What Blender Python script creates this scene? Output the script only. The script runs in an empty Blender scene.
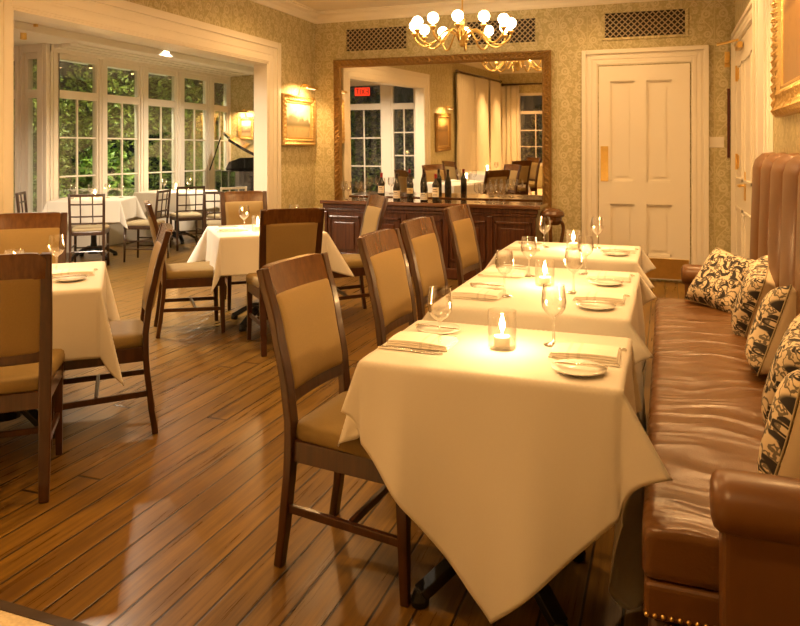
import bpy, bmesh, math, random
from mathutils import Vector, Matrix, noise
random.seed(7)
SC = bpy.context.scene
C = SC.collection
PI = math.pi
rad = math.radians

# ------------------------------------------------------------------ node helpers
class NT:
    def __init__(s, m):
        m.use_nodes = True
        s.t = m.node_tree
        s.n = s.t.nodes
        s.b = s.n.get('Principled BSDF')
        s.out = s.n.get('Material Output')
    def new(s, k, **kw):
        n = s.n.new(k)
        for a, b in kw.items():
            setattr(n, a, b)
        return n
    def lk(s, a, b):
        s.t.links.new(a, b)
    def put(s, sock, v):
        if hasattr(v, 'is_output') or isinstance(v, bpy.types.NodeSocket):
            s.lk(v, sock)
        else:
            sock.default_value = v
    def m(s, op, a, b=None, c=None):
        n = s.new('ShaderNodeMath', operation=op)
        for i, v in enumerate((a, b, c)):
            if v is not None:
                s.put(n.inputs[i], v)
        return n.outputs[0]
    def mix(s, f, a, b):
        n = s.new('ShaderNodeMix', data_type='RGBA')
        s.put(n.inputs[0], f)
        s.put(n.inputs[6], a if not isinstance(a, tuple) else col(a))
        s.put(n.inputs[7], b if not isinstance(b, tuple) else col(b))
        return n.outputs[2]
    def pos(s, obj=False):
        if obj:
            v = s.new('ShaderNodeTexCoord').outputs['Object']
        else:
            v = s.new('ShaderNodeNewGeometry').outputs['Position']
        sp = s.new('ShaderNodeSeparateXYZ')
        s.lk(v, sp.inputs[0])
        return sp.outputs[0], sp.outputs[1], sp.outputs[2], v
    def vec(s, x, y, z):
        n = s.new('ShaderNodeCombineXYZ')
        for i, v in enumerate((x, y, z)):
            s.put(n.inputs[i], v)
        return n.outputs[0]
    def noise(s, v, scale=5, detail=3, rough=.5):
        n = s.new('ShaderNodeTexNoise')
        s.lk(v, n.inputs['Vector'])
        n.inputs['Scale'].default_value = scale
        n.inputs['Detail'].default_value = detail
        n.inputs['Roughness'].default_value = rough
        return n.outputs[0]
    def ss(s, v, lo, hi):
        n = s.new('ShaderNodeMapRange', interpolation_type='SMOOTHSTEP')
        s.put(n.inputs[0], v)
        n.inputs[1].default_value = lo
        n.inputs[2].default_value = hi
        return n.outputs[0]
    def bump(s, h, strength=.3, dist=.01):
        n = s.new('ShaderNodeBump')
        s.lk(h, n.inputs['Height'])
        n.inputs['Strength'].default_value = strength
        n.inputs['Distance'].default_value = dist
        s.lk(n.outputs[0], s.b.inputs['Normal'])

def col(c):
    return (c[0], c[1], c[2], 1)

def mat(name, c, rough=.5, metal=0, spec=.5, coat=0, sheen=0, nscale=0, namt=.0, bump=0, bdist=.004):
    m = bpy.data.materials.new(name)
    t = NT(m)
    t.b.inputs['Base Color'].default_value = col(c)
    t.b.inputs['Roughness'].default_value = rough
    t.b.inputs['Metallic'].default_value = metal
    t.b.inputs['Specular IOR Level'].default_value = spec
    t.b.inputs['Coat Weight'].default_value = coat
    t.b.inputs['Sheen Weight'].default_value = sheen
    if nscale:
        v = t.pos(True)[3]
        nz = t.noise(v, nscale, 4)
        if namt:
            t.lk(t.mix(nz, tuple(x * (1 - namt) for x in c), tuple(min(1, x * (1 + namt)) for x in c)), t.b.inputs['Base Color'])
        if bump:
            t.bump(nz, bump, bdist)
    return m

def emit(name, c, s):
    m = bpy.data.materials.new(name)
    t = NT(m)
    t.b.inputs['Base Color'].default_value = col(c)
    t.b.inputs['Emission Color'].default_value = col(c)
    t.b.inputs['Emission Strength'].default_value = s
    return m

def thin_glass(name, tint=(1, 1, 1), gloss=1.0):
    m = bpy.data.materials.new(name)
    t = NT(m)
    t.n.remove(t.b)
    tr = t.new('ShaderNodeBsdfTransparent')
    tr.inputs[0].default_value = col(tint)
    gl = t.new('ShaderNodeBsdfGlossy')
    gl.inputs['Roughness'].default_value = .03
    fr = t.new('ShaderNodeLayerWeight')
    fr.inputs[0].default_value = .5
    mx = t.new('ShaderNodeMixShader')
    t.lk(t.m('MULTIPLY', t.m('MULTIPLY_ADD', t.m('POWER', fr.outputs['Facing'], 1.5), 1.1, .13), gloss), mx.inputs[0])
    t.lk(tr.outputs[0], mx.inputs[1])
    t.lk(gl.outputs[0], mx.inputs[2])
    t.lk(mx.outputs[0], t.out.inputs[0])
    return m

def wood(name, c1, c2, rough=.3, axis=2, scale=1.0, coat=.3):
    m = bpy.data.materials.new(name)
    t = NT(m)
    x, y, z, v = t.pos(True)
    k = [28 * scale] * 3
    k[axis] = 1.6 * scale
    vv = t.vec(t.m('MULTIPLY', x, k[0]), t.m('MULTIPLY', y, k[1]), t.m('MULTIPLY', z, k[2]))
    nz = t.ss(t.noise(vv, 1.6, 5, .6), .3, .7)
    t.lk(t.mix(nz, c1, c2), t.b.inputs['Base Color'])
    t.b.inputs['Roughness'].default_value = rough
    t.b.inputs['Coat Weight'].default_value = coat
    t.b.inputs['Coat Roughness'].default_value = .15
    t.bump(nz, .05, .002)
    return m

def wallpaper(name, ax, base, motif):
    m = bpy.data.materials.new(name)
    t = NT(m)
    x, y, z, v = t.pos()
    u = (x, y)[ax]
    U, V = .32, .36
    a = t.m('DIVIDE', u, U)
    ci = t.m('FLOOR', a)
    par = t.m('MODULO', t.m('ABSOLUTE', ci), 2)
    mm = t.m('MULTIPLY', t.m('ABSOLUTE', t.m('SUBTRACT', t.m('FRACT', a), .5)), U)
    w = t.m('MULTIPLY', t.m('FRACT', t.m('DIVIDE', t.m('ADD', z, t.m('MULTIPLY', par, V / 2)), V)), V)
    stem = t.m('MULTIPLY', t.m('SUBTRACT', 1, t.ss(mm, .003, .008)), .6)
    sn = t.m('SINE', t.m('MULTIPLY', w, 2 * PI / V))
    vine = t.m('SUBTRACT', 1, t.ss(t.m('ABSOLUTE', t.m('SUBTRACT', mm, t.m('MULTIPLY_ADD', sn, .052, .072))), .003, .009))
    def ring(cm, cw, r, wd, dot):
        d = t.m('SQRT', t.m('ADD', t.m('POWER', t.m('SUBTRACT', mm, cm), 2), t.m('POWER', t.m('SUBTRACT', w, cw), 2)))
        rg = t.m('SUBTRACT', 1, t.ss(t.m('ABSOLUTE', t.m('SUBTRACT', d, r)), wd * .5, wd))
        dt = t.m('SUBTRACT', 1, t.ss(d, dot * .6, dot))
        return t.m('MAXIMUM', rg, dt)
    f = t.m('MAXIMUM', stem, vine)
    for p in ((.082, .10, .034, .012, .014), (.066, .25, .028, .011, .012), (.135, .31, .018, .008, .008), (.03, .18, .016, .007, .006), (.125, .03, .02, .008, .007)):
        f = t.m('MAXIMUM', f, ring(*p))
    # leaf veins radiating from the scrolls
    lf = t.ss(t.noise(v, 38, 3, .6), .47, .60)
    f = t.m('MAXIMUM', f, t.m('MULTIPLY', lf, .72))
    f = t.m('MULTIPLY', f, .9)
    t.lk(t.mix(f, base, motif), t.b.inputs['Base Color'])
    t.b.inputs['Roughness'].default_value = .62
    t.bump(f, .12, .002)
    return m

# ------------------------------------------------------------------ materials
M = {}
SAGE, CREAM = (.42, .355, .170), (.60, .525, .31)
M['paper_x'] = wallpaper('wallpaper_back', 0, SAGE, CREAM)
M['paper_y'] = wallpaper('wallpaper_side', 1, SAGE, CREAM)
M['paint'] = mat('cream_paint', (.78, .72, .60), .35)
M['white'] = mat('white_paint', (.80, .74, .66), .35)
M['ceil'] = mat('ceiling_paint', (.80, .73, .58), .8)
M['cloth'] = mat('white_linen', (.84, .80, .72), .75, spec=.3, sheen=.04, nscale=260, namt=.03, bump=.05, bdist=.001)
M['china'] = mat('white_china', (.85, .83, .78), .15, coat=.4)
M['darkwood'] = wood('dark_stained_wood', (.036, .011, .004), (.068, .023, .007), .28)
M['midwood'] = wood('warm_wood_and_sheen', (.095, .036, .009), (.140, .056, .013), .24)  # own tone of the stand; on chair top rails it paints golden sheen
M['lattice'] = wood('brown_lattice_wood', (.030, .013, .007), (.060, .027, .012), .35)
M['palewood'] = wood('pale_lattice_wood', (.55, .45, .33), (.68, .58, .44), .4)
M['barwood'] = wood('mahogany', (.050, .015, .006), (.095, .030, .010), .25)
M['bartop'] = wood('polished_counter', (.09, .032, .012), (.17, .066, .022), .10, axis=0, coat=1)
M['fabric'] = mat('tan_upholstery', (.30, .205, .080), .6, spec=.25, sheen=.02, nscale=180, namt=.10, bump=.1, bdist=.001)
M['seatshade'] = mat('shaded_olive_tan_upholstery', (.220, .148, .048), .6, spec=.25, sheen=.02, nscale=180, namt=.10, bump=.1, bdist=.001)  # seat fabric darkened in colour to stand in for shade on the seats
M['seatfab'] = mat('pale_seat_fabric', (.36, .29, .17), .7, spec=.3, sheen=.02, nscale=150, namt=.06)
M['iron'] = mat('black_iron', (.012, .011, .010), .4, .3, nscale=60, namt=.2, bump=.1)
M['steel'] = mat('silverware', (.75, .72, .66), .18, 1)
M['brass'] = mat('brass', (.80, .55, .18), .28, 1, nscale=25, namt=.12)
M['gold'] = mat('gilt', (.30, .175, .050), .45, .6, nscale=70, namt=.35, bump=.6, bdist=.01)
M['goldpale'] = mat('pale_gilt', (.58, .40, .16), .40, .65, nscale=70, namt=.30, bump=.6, bdist=.01)
M['black'] = mat('black_lacquer', (.010, .008, .007), .10, coat=1)
M['glass'] = thin_glass('clear_glass')
M['cup'] = thin_glass('candle_cup_glass', (1, 1, 1), .35)
M['pane'] = thin_glass('window_glass', (.97, .99, .97), .6)
M['wax'] = mat('candle_wax', (.85, .80, .66), .5)
M['flame'] = emit('candle_flame', (1, .66, .28), 150)
M['globe'] = emit('lit_globe', (1, .72, .40), 24)
M['lampdisc'] = emit('downlight_lens', (1, .66, .32), 14)
M['red'] = emit('red_sign_face', (1, .06, .02), 1.0)
M['signdark'] = mat('sign_lettering', (.12, .01, .01), .5)
M['holes'] = mat('grille_void_shade', (.02, .012, .010), .9)
M['drape'] = mat('ivory_drape', (.78, .71, .57), .85, sheen=.3, nscale=60, namt=.05)
M['rug'] = mat('oatmeal_carpet', (.60, .50, .33), .95, sheen=.2, nscale=55, namt=.45, bump=.8, bdist=.01)
M['rugedge'] = mat('dark_binding', (.035, .018, .008), .7)
M['bottleglass'] = mat('dark_bottle_glass', (.012, .010, .008), .06, coat=1)
M['labelpaper'] = mat('bottle_label_paper', (.78, .68, .50), .6)
M['labelgold'] = mat('gold_label_paper', (.65, .48, .22), .5)
M['labelink'] = mat('label_ink', (.10, .05, .03), .6)
M['capsred'] = mat('red_capsule', (.32, .02, .015), .3)
M['capsdark'] = mat('dark_capsule', (.03, .012, .012), .3)
M['stone'] = mat('garden_ground', (.06, .055, .035), .9, nscale=4, namt=.4)
M['fence'] = wood('fence_boards', (.30, .20, .08), (.48, .33, .14), .7)
M['bark'] = mat('bark', (.06, .04, .025), .9, nscale=20, namt=.4, bump=.6)
M['metalgrey'] = mat('bronze_fitting', (.16, .10, .05), .35, .9)
M['redwood'] = mat('dark_red_wood', (.10, .02, .012), .4)
M['plaster'] = mat('sunroom_ceiling_paint', (.80, .76, .70), .7)

def make_leaf(name, a, b):
    m = bpy.data.materials.new(name)
    t = NT(m)
    oi = t.pos(True)[3]
    t.lk(t.mix(t.ss(t.noise(oi, 9, 2), .35, .65), a, b), t.b.inputs['Base Color'])
    t.b.inputs['Roughness'].default_value = .45
    return m
M['leaf1'] = make_leaf('dark_leaves', (.05, .085, .015), (.21, .265, .045))
M['leaf2'] = make_leaf('bright_leaves', (.08, .17, .02), (.26, .38, .06))

def floor_mat():
    m = bpy.data.materials.new('wide_plank_floor')
    t = NT(m)
    x, y, z, v = t.pos()
    W = .118
    a = t.m('DIVIDE', x, W)
    i = t.m('FLOOR', a)
    def rnd(val):
        n = t.new('ShaderNodeTexWhiteNoise', noise_dimensions='1D')
        t.put(n.inputs['W'], val)
        return n.outputs['Value']
    r = rnd(i)
    yy = t.m('DIVIDE', t.m('MULTIPLY_ADD', r, 11.3, y), 4.4)
    j = t.m('FLOOR', yy)
    r2 = rnd(t.m('MULTIPLY_ADD', i, 17.31, t.m('MULTIPLY', j, 5.77)))
    fx = t.m('FRACT', a)
    gap = t.m('MAXIMUM', t.m('SUBTRACT', 1, t.ss(fx, .02, .065)), t.ss(fx, .955, .99))
    jg = t.m('SUBTRACT', 1, t.ss(t.m('FRACT', yy), .0015, .004))
    gap = t.m('MAXIMUM', gap, jg)
    gv = t.vec(t.m('MULTIPLY', x, 30), t.m('MULTIPLY_ADD', r2, 40, t.m('MULTIPLY', y, 1.3)), t.m('MULTIPLY', r2, 9))
    g = t.noise(gv, 1.5, 6, .62)
    big = t.noise(t.vec(t.m('MULTIPLY', x, 5), t.m('MULTIPLY', y, 1.2), r2), 1.3, 3)
    c = t.mix(t.ss(g, .25, .75), (.085, .041, .0060), (.225, .120, .018))
    c = t.mix(t.m('MULTIPLY', t.m('SUBTRACT', 1, r2), .38), c, (.085, .040, .008))
    c = t.mix(t.m('MULTIPLY', t.ss(big, .52, .75), .55), c, (.055, .025, .008))
    c = t.mix(t.m('MULTIPLY', gap, .95), c, (.010, .004, .001))
    t.lk(c, t.b.inputs['Base Color'])
    t.lk(t.m('MULTIPLY_ADD', g, .20, .20), t.b.inputs['Roughness'])
    t.b.inputs['Specular IOR Level'].default_value = .26
    h = t.m('SUBTRACT', t.m('MULTIPLY_ADD', r2, .25, t.m('MULTIPLY', g, .22)), gap)
    t.bump(h, .28, .006)
    return m
M['floor'] = floor_mat()

def leather(name, wrinkle):
    m = bpy.data.materials.new(name)
    t = NT(m)
    x, y, z, v = t.pos()
    fine = t.noise(v, 170, 3)
    t.lk(t.mix(t.noise(v, 6, 3), (.105, .043, .0105), (.150, .064, .016)), t.b.inputs['Base Color'])
    t.b.inputs['Roughness'].default_value = .30 if wrinkle else .36
    t.b.inputs['Coat Weight'].default_value = .06 if not wrinkle else .25
    t.b.inputs['Coat Roughness'].default_value = .2
    t.b.inputs['Specular IOR Level'].default_value = .3 if not wrinkle else .5
    if wrinkle:
        wv = t.vec(t.m('MULTIPLY', x, 2.2), t.m('MULTIPLY_ADD', t.noise(v, 2.2, 2), 3.0, t.m('MULTIPLY', y, 10)), t.m('MULTIPLY', z, 2))
        h = t.m('MULTIPLY_ADD', fine, .02, t.m('POWER', t.noise(wv, 1.3, 1, .4), 2.6))
        t.bump(h, .75, .06)
    else:
        t.bump(fine, .06, .002)
    return m
M['leather'] = leather('brown_leather', False)
M['seatleather'] = leather('creased_brown_leather', True)

def damask():
    m = bpy.data.materials.new('black_damask_on_ivory')
    t = NT(m)
    x, y, z, v = t.pos(True)
    x = t.m('SUBTRACT', t.m('FLOORED_MODULO', t.m('MULTIPLY_ADD', x, 1.5, .63), .42), .21)
    z = t.m('SUBTRACT', t.m('FLOORED_MODULO', t.m('MULTIPLY_ADD', z, 1.5, .63), .42), .21)
    n1 = t.noise(v, 10, 2)
    def blossom(cx, cz, R, k, ph):
        dx = t.m('SUBTRACT', x, cx)
        dz = t.m('SUBTRACT', z, cz)
        r = t.m('SQRT', t.m('ADD', t.m('POWER', dx, 2), t.m('POWER', dz, 2)))
        th = t.m('ARCTAN2', dz, dx)
        s = t.m('SINE', t.m('ADD', t.m('MULTIPLY_ADD', th, k, ph), t.m('MULTIPLY', r, 58)))
        pet = t.ss(t.m('ADD', s, t.m('MULTIPLY', t.m('SUBTRACT', n1, .5), 2.4)), .12, .34)
        win = t.m('MULTIPLY', t.ss(r, .022, .030), t.m('SUBTRACT', 1, t.ss(r, R * .85, R)))
        core = t.m('SUBTRACT', 1, t.ss(t.m('ABSOLUTE', t.m('SUBTRACT', r, .018)), .003, .007))
        return t.m('MAXIMUM', t.m('MULTIPLY', pet, win), core)
    f = None
    for p in ((-.09, -.08, .11, 4, 0), (.095, .08, .11, 5, 1), (-.10, .125, .085, 3, 2), (.11, -.125, .085, 3, .5), (0, .0, .05, 3, 2), (.0, -.17, .05, 3, 2), (.165, -.03, .06, 3, 1), (-.165, .03, .06, 4, 0), (.02, .165, .06, 4, 1), (-.16, -.15, .05, 3, 0), (.16, .165, .05, 3, 2)):
        b = blossom(*p)
        f = b if f is None else t.m('MAXIMUM', f, b)
    sv = t.noise(v, 30, 2, .5)
    sw = t.m('SUBTRACT', 1, t.ss(t.m('ABSOLUTE', t.m('SUBTRACT', sv, .5)), .03, .06))
    f = t.m('MAXIMUM', f, t.m('MULTIPLY', sw, .8))
    front = t.m('LESS_THAN', y, .004)
    t.lk(t.mix(t.m('MULTIPLY', f, front), (.66, .54, .36), (.022, .016, .014)), t.b.inputs['Base Color'])
    t.b.inputs['Roughness'].default_value = .8
    return m
M['damask'] = damask()

def landscape(name, sky, land, dark, hz, axis):
    m = bpy.data.materials.new(name)
    t = NT(m)
    x, y, z, v = t.pos(True)
    n = t.noise(v, 14, 5, .6)
    n2 = t.noise(v, 5, 3)
    zz = t.m('MULTIPLY_ADD', t.m('SUBTRACT', n2, .5), .30, z)
    c = t.mix(t.ss(t.m('MULTIPLY_ADD', t.m('SUBTRACT', n, .5), .05, z), hz - .02, hz + .03), land, sky)
    trees = t.m('MULTIPLY', t.m('SUBTRACT', 1, t.ss(zz, hz + .04, hz + .10)), t.ss(z, hz - .06, hz - .01))
    c = t.mix(t.m('MULTIPLY', trees, .8), c, dark)
    c = t.mix(t.m('MULTIPLY', t.ss(n, .5, .7), .35), c, dark)
    t.lk(c, t.b.inputs['Base Color'])
    t.b.inputs['Roughness'].default_value = .35
    return m
M['scene1'] = landscape('painted_landscape', (.75, .70, .55), (.42, .33, .17), (.12, .11, .06), -.04, 0)
M['scene2'] = landscape('painted_brown_landscape', (.55, .38, .17), (.24, .14, .05), (.09, .05, .02), .05, 0)
M['scene3'] = landscape('painted_pale_figure', (.72, .64, .48), (.45, .36, .24), (.14, .10, .07), -.05, 0)

def napkin_mat():
    m = bpy.data.materials.new('striped_linen')
    t = NT(m)
    x, y, z, v = t.pos(True)
    s = t.m('SUBTRACT', 1, t.ss(t.m('ABSOLUTE', t.m('SUBTRACT', t.m('ABSOLUTE', t.m('ADD', x, -.03)), .016)), .004, .006))
    t.lk(t.mix(t.m('MULTIPLY', s, .5), (.86, .82, .74), (.60, .56, .50)), t.b.inputs['Base Color'])
    t.b.inputs['Roughness'].default_value = .8
    return m
M['napkin'] = napkin_mat()

def translucent(m, w, c):
    t = NT(m)
    tl = t.new('ShaderNodeBsdfTranslucent')
    tl.inputs[0].default_value = col(c)
    mx = t.new('ShaderNodeMixShader')
    mx.inputs[0].default_value = w
    t.lk(t.b.outputs[0], mx.inputs[1])
    t.lk(tl.outputs[0], mx.inputs[2])
    t.lk(mx.outputs[0], t.out.inputs[0])
translucent(M['cloth'], .22, (.84, .80, .72))

# ------------------------------------------------------------------ mesh helpers
def BM():
    return bmesh.new()

def box(bm, x0, x1, y0, y1, z0, z1):
    vs = [bm.verts.new((x, y, z)) for z in (z0, z1) for y in (y0, y1) for x in (x0, x1)]
    for f in ((0, 2, 3, 1), (4, 5, 7, 6), (0, 1, 5, 4), (2, 6, 7, 3), (0, 4, 6, 2), (1, 3, 7, 5)):
        bm.faces.new([vs[i] for i in f])
    return bm

def loft(bm, rings, closed=True, caps=True):
    """rings: list of lists of points with equal count"""
    R = [[bm.verts.new(p) for p in r] for r in rings]
    n = len(R[0])
    for a, b in zip(R[:-1], R[1:]):
        for i in range(n if closed else n - 1):
            j = (i + 1) % n
            bm.faces.new((a[i], a[j], b[j], b[i]))
    if caps and closed:
        bm.faces.new(R[0][::-1])
        bm.faces.new(R[-1])
    return bm

def tube(bm, pts, r, n=8, rect=None):
    """sweep a circle (radius r or list) or a rectangle rect=(w,h) along pts"""
    pts = [Vector(p) for p in pts]
    rings = []
    for i, p in enumerate(pts):
        d = (pts[min(i + 1, len(pts) - 1)] - pts[max(i - 1, 0)]).normalized()
        up = Vector((0, 0, 1)) if abs(d.z) < .9 else Vector((0, 1, 0))
        a = d.cross(up).normalized()
        b = a.cross(d).normalized()
        rr = r[i] if isinstance(r, (list, tuple)) else r
        if rect:
            w, h = rect[i] if isinstance(rect, list) else rect
            rings.append([p + a * sx * w / 2 + b * sy * h / 2 for sx, sy in ((-1, -1), (1, -1), (1, 1), (-1, 1))])
        else:
            rings.append([p + a * math.cos(2 * PI * k / n) * rr + b * math.sin(2 * PI * k / n) * rr for k in range(n)])
    return loft(bm, rings)

def lathe(bm, prof, n=16, c=(0, 0, 0), caps=False):
    rings = [[(c[0] + math.cos(2 * PI * k / n) * r, c[1] + math.sin(2 * PI * k / n) * r, c[2] + z) for k in range(n)] for r, z in prof]
    return loft(bm, rings, True, caps)

def ball(bm, c, r, u=12, v=8, sc=(1, 1, 1)):
    m = Matrix.Translation(c) @ Matrix.Diagonal((sc[0] * r, sc[1] * r, sc[2] * r, 1))
    bmesh.ops.create_uvsphere(bm, u_segments=u, v_segments=v, radius=1, matrix=m)
    return bm

def curve_pts(keys, n=14):
    """smooth Catmull-Rom through key points"""
    K = [Vector(k) for k in keys]
    K = [K[0] * 2 - K[1]] + K + [K[-1] * 2 - K[-2]]
    out = []
    segs = len(K) - 3
    for s in range(segs):
        p0, p1, p2, p3 = K[s:s + 4]
        m = max(2, n // segs)
        for i in range(m):
            t = i / m
            out.append(.5 * ((2 * p1) + (p2 - p0) * t + (2 * p0 - 5 * p1 + 4 * p2 - p3) * t * t + (3 * p1 - p0 - 3 * p2 + p3) * t ** 3))
    out.append(K[-2])
    return out

def obj(name, bm, m, parent=None, bev=0, smooth=False, sub=0, solid=0, seg=2, norm=True):
    if norm:
        bmesh.ops.recalc_face_normals(bm, faces=bm.faces)
    me = bpy.data.meshes.new(name)
    bm.to_mesh(me)
    bm.free()
    me.materials.append(M[m] if isinstance(m, str) else m)
    if smooth:
        for p in me.polygons:
            p.use_smooth = True
    o = bpy.data.objects.new(name, me)
    C.objects.link(o)
    if parent:
        o.parent = parent
    if solid:
        md = o.modifiers.new('solid', 'SOLIDIFY')
        md.thickness = solid
        md.offset = 0
    if bev:
        md = o.modifiers.new('bevel', 'BEVEL')
        md.width = bev
        md.segments = seg
        md.limit_method = 'ANGLE'
        md.angle_limit = rad(35)
        md.harden_normals = False
    if sub:
        md = o.modifiers.new('sub', 'SUBSURF')
        md.levels = sub
        md.render_levels = sub
    return o

def tag(o, label, cat, group=None, kind=None):
    o['label'] = label
    o['category'] = cat
    if group:
        o['group'] = group
    if kind:
        o['kind'] = kind
    return o

def thing(name, label, cat, loc=(0, 0, 0), rz=0, group=None):
    o = bpy.data.objects.new(name, None)
    o.empty_display_size = .1
    C.objects.link(o)
    o.location = loc
    o.rotation_euler = (0, 0, rz)
    return tag(o, label, cat, group)

def struct(name, bm, m, parent=None, bev=0, smooth=False):
    o = obj(name, bm, m, parent, bev, smooth)
    if not parent:
        o['kind'] = 'structure'
    return o

def copy_tree(o, parent=None):
    c = o.copy()
    C.objects.link(c)
    if parent:
        c.parent = parent
    for ch in list(o.children):
        copy_tree(ch, c)
    return c

USED = set()
def place(proto, loc, rz, label, group=None):
    if proto.name not in USED:
        USED.add(proto.name)
        r = proto
    else:
        r = copy_tree(proto)
    r.location = loc
    r.rotation_euler = (0, 0, rz)
    r['label'] = label
    if group:
        r['group'] = group
    return r

def lamp(name, kind, loc, power, color, size=.05, parent=None, rot=None, spot=None, blend=.5):
    l = bpy.data.lights.new(name, kind)
    l.energy = power
    l.color = color
    if kind in ('POINT', 'SPOT'):
        l.shadow_soft_size = size
    if kind == 'AREA':
        l.shape = 'DISK'
        l.size = size
    if spot:
        if kind == 'SPOT':
            l.spot_size = rad(spot)
            l.spot_blend = blend
        else:
            l.spread = rad(spot)
    o = bpy.data.objects.new(name, l)
    C.objects.link(o)
    o.location = loc
    if rot:
        o.rotation_euler = rot
    if parent:
        o.parent = parent
    return o

def aim(o, target):
    d = Vector(target) - Vector(o.location)
    o.rotation_euler = d.to_track_quat('-Z', 'Y').to_euler()

WARM = (1, .56, .215)
CANDLE = (1, .58, .22)
NEUT = (1, .81, .58)

# ------------------------------------------------------------------ dimensions of the place
XL, XR, YB, YF, ZC = -4.12, .67, 8.1, -2.7, 3.1       # dining room
OY0, OY1, OZ = 3.63, 6.95, 2.35                        # wide opening in the left wall
SX, SXB, SY0, SY1, SZ = -7.6, -8.7, 2.9, 11.4, 2.78    # garden room
WT = .16

# floor and ceilings
struct('floor', box(BM(), SXB - .3, XR + .2, YF - .2, SY1 + .2, -.1, 0), 'floor')
struct('ceiling', box(BM(), XL - .02, XR + .2, YF - .2, YB + .2, ZC, ZC + .1), 'ceil')
b = BM()
box(b, SXB - .2, XL - WT, SY0 - .2, SY1 + .2, SZ, SZ + .1)
for k in range(5):                                     # shallow boarded soffit along the garden windows
    box(b, SX + .02 + k * .16, SX + .14 + k * .16, 7.3, SY1, SZ - .05 + k * .008, SZ)
box(b, SX + .9, SX + 1.06, SY0, SY1, SZ - .09, SZ)
struct('ceiling_garden_room', b, 'plaster', bev=.006)

# back wall, side walls
struct('wall_back', box(BM(), XL - WT, XR + .2, YB, YB + .16, 0, ZC), 'paper_x')
b = BM()
box(b, XL - WT, XL, YF, OY0, 0, ZC)
box(b, XL - WT, XL, OY0, OY1, OZ, ZC)
box(b, XL - WT, XL, OY1, YB, 0, ZC)
struct('wall_left', b, 'paper_y')
struct('wall_right', box(BM(), XR, XR + .2, YF, YB, 0, ZC), 'paper_y')
b = BM()
W0, W1, WZ0, WZ1 = -3.62, -2.72, .55, 2.45
box(b, XL, W0, YF - .16, YF, 0, ZC)
box(b, W1, XR, YF - .16, YF, 0, ZC)
box(b, W0, W1, YF - .16, YF, 0, WZ0)
box(b, W0, W1, YF - .16, YF, WZ1, ZC)
struct('wall_front', b, 'paper_x')
struct('wall_garden_end', box(BM(), SX - .1, XL - WT, SY1, SY1 + .15, 0, SZ), 'paper_x')
struct('wall_garden_side', box(BM(), XL - WT - .02, XL - WT, YB + .16, SY1, 0, SZ), 'paper_y')

# opening casing
def casing_y(bm, x, y0, y1, zt, w, d=.03, sgn=1):
    """moulded casing on a wall facing +x*sgn around an opening y0..y1, top zt"""
    for k, (o0, o1, t) in enumerate(((0, w, d * .6), (.015, w * .30, d * .85), (w * .38, w * .62, d * .8), (w * .72, w, d * 1.35))):
        xa, xb = (x, x + sgn * t) if sgn > 0 else (x + sgn * t, x)
        box(bm, xa, xb, y0 - o1, y0 - o0, 0, zt + o1)
        box(bm, xa, xb, y1 + o0, y1 + o1, 0, zt + o1)
        box(bm, xa, xb, y0 - o0, y1 + o0, zt + o0, zt + o1)
b = BM()
casing_y(b, XL, OY0, OY1, OZ, .25, .022)
box(b, XL - WT - .01, XL + .005, OY0 - .01, OY0 + .015, 0, OZ)
box(b, XL - WT - .01, XL + .005, OY1 - .015, OY1 + .01, 0, OZ)
box(b, XL - WT - .01, XL + .005, OY0, OY1, OZ - .015, OZ + .01)
struct('trim_1', b, 'paint', bev=.005)

# crown mouldings
def crown(bm, axis, c, a0, a1, sgn, top):
    prof = [(0, -.13), (.02, -.13), (.025, -.115), (.03, -.085), (.055, -.05), (.095, -.03), (.10, -.015), (.12, -.012), (.12, 0), (0, 0)]
    rings = []
    for a in (a0, a1):
        if axis == 'x':
            rings.append([(a, c + sgn * p, top + q) for p, q in prof])
        else:
            rings.append([(c + sgn * p, a, top + q) for p, q in prof])
    loft(bm, rings)
b = BM()
crown(b, 'x', YB, XL, XR, -1, ZC)
crown(b, 'y', XL, YF, YB, 1, ZC)
crown(b, 'y', XR, YF, YB, -1, ZC)
crown(b, 'x', YF, XL, XR, 1, ZC)
struct('trim_2', b, 'ceil')
b = BM()
for x0, x1 in ((XL, -.86), (.43, XR)):
    box(b, x0, x1, YB - .02, YB, 0, .16)
    box(b, x0, x1, YB - .028, YB, 0, .11)
struct('baseboard_back', b, 'paint', bev=.004)
b = BM()
box(b, XL, XL + .022, OY1 + .25, YB, 0, .16)
box(b, XL, XL + .022, YF, OY0 - .25, 0, .16)
struct('baseboard_left', b, 'paint', bev=.004)
struct('baseboard_right', box(BM(), XR - .022, XR, YF, 5.3, 0, .16), 'paint', bev=.004)

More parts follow.
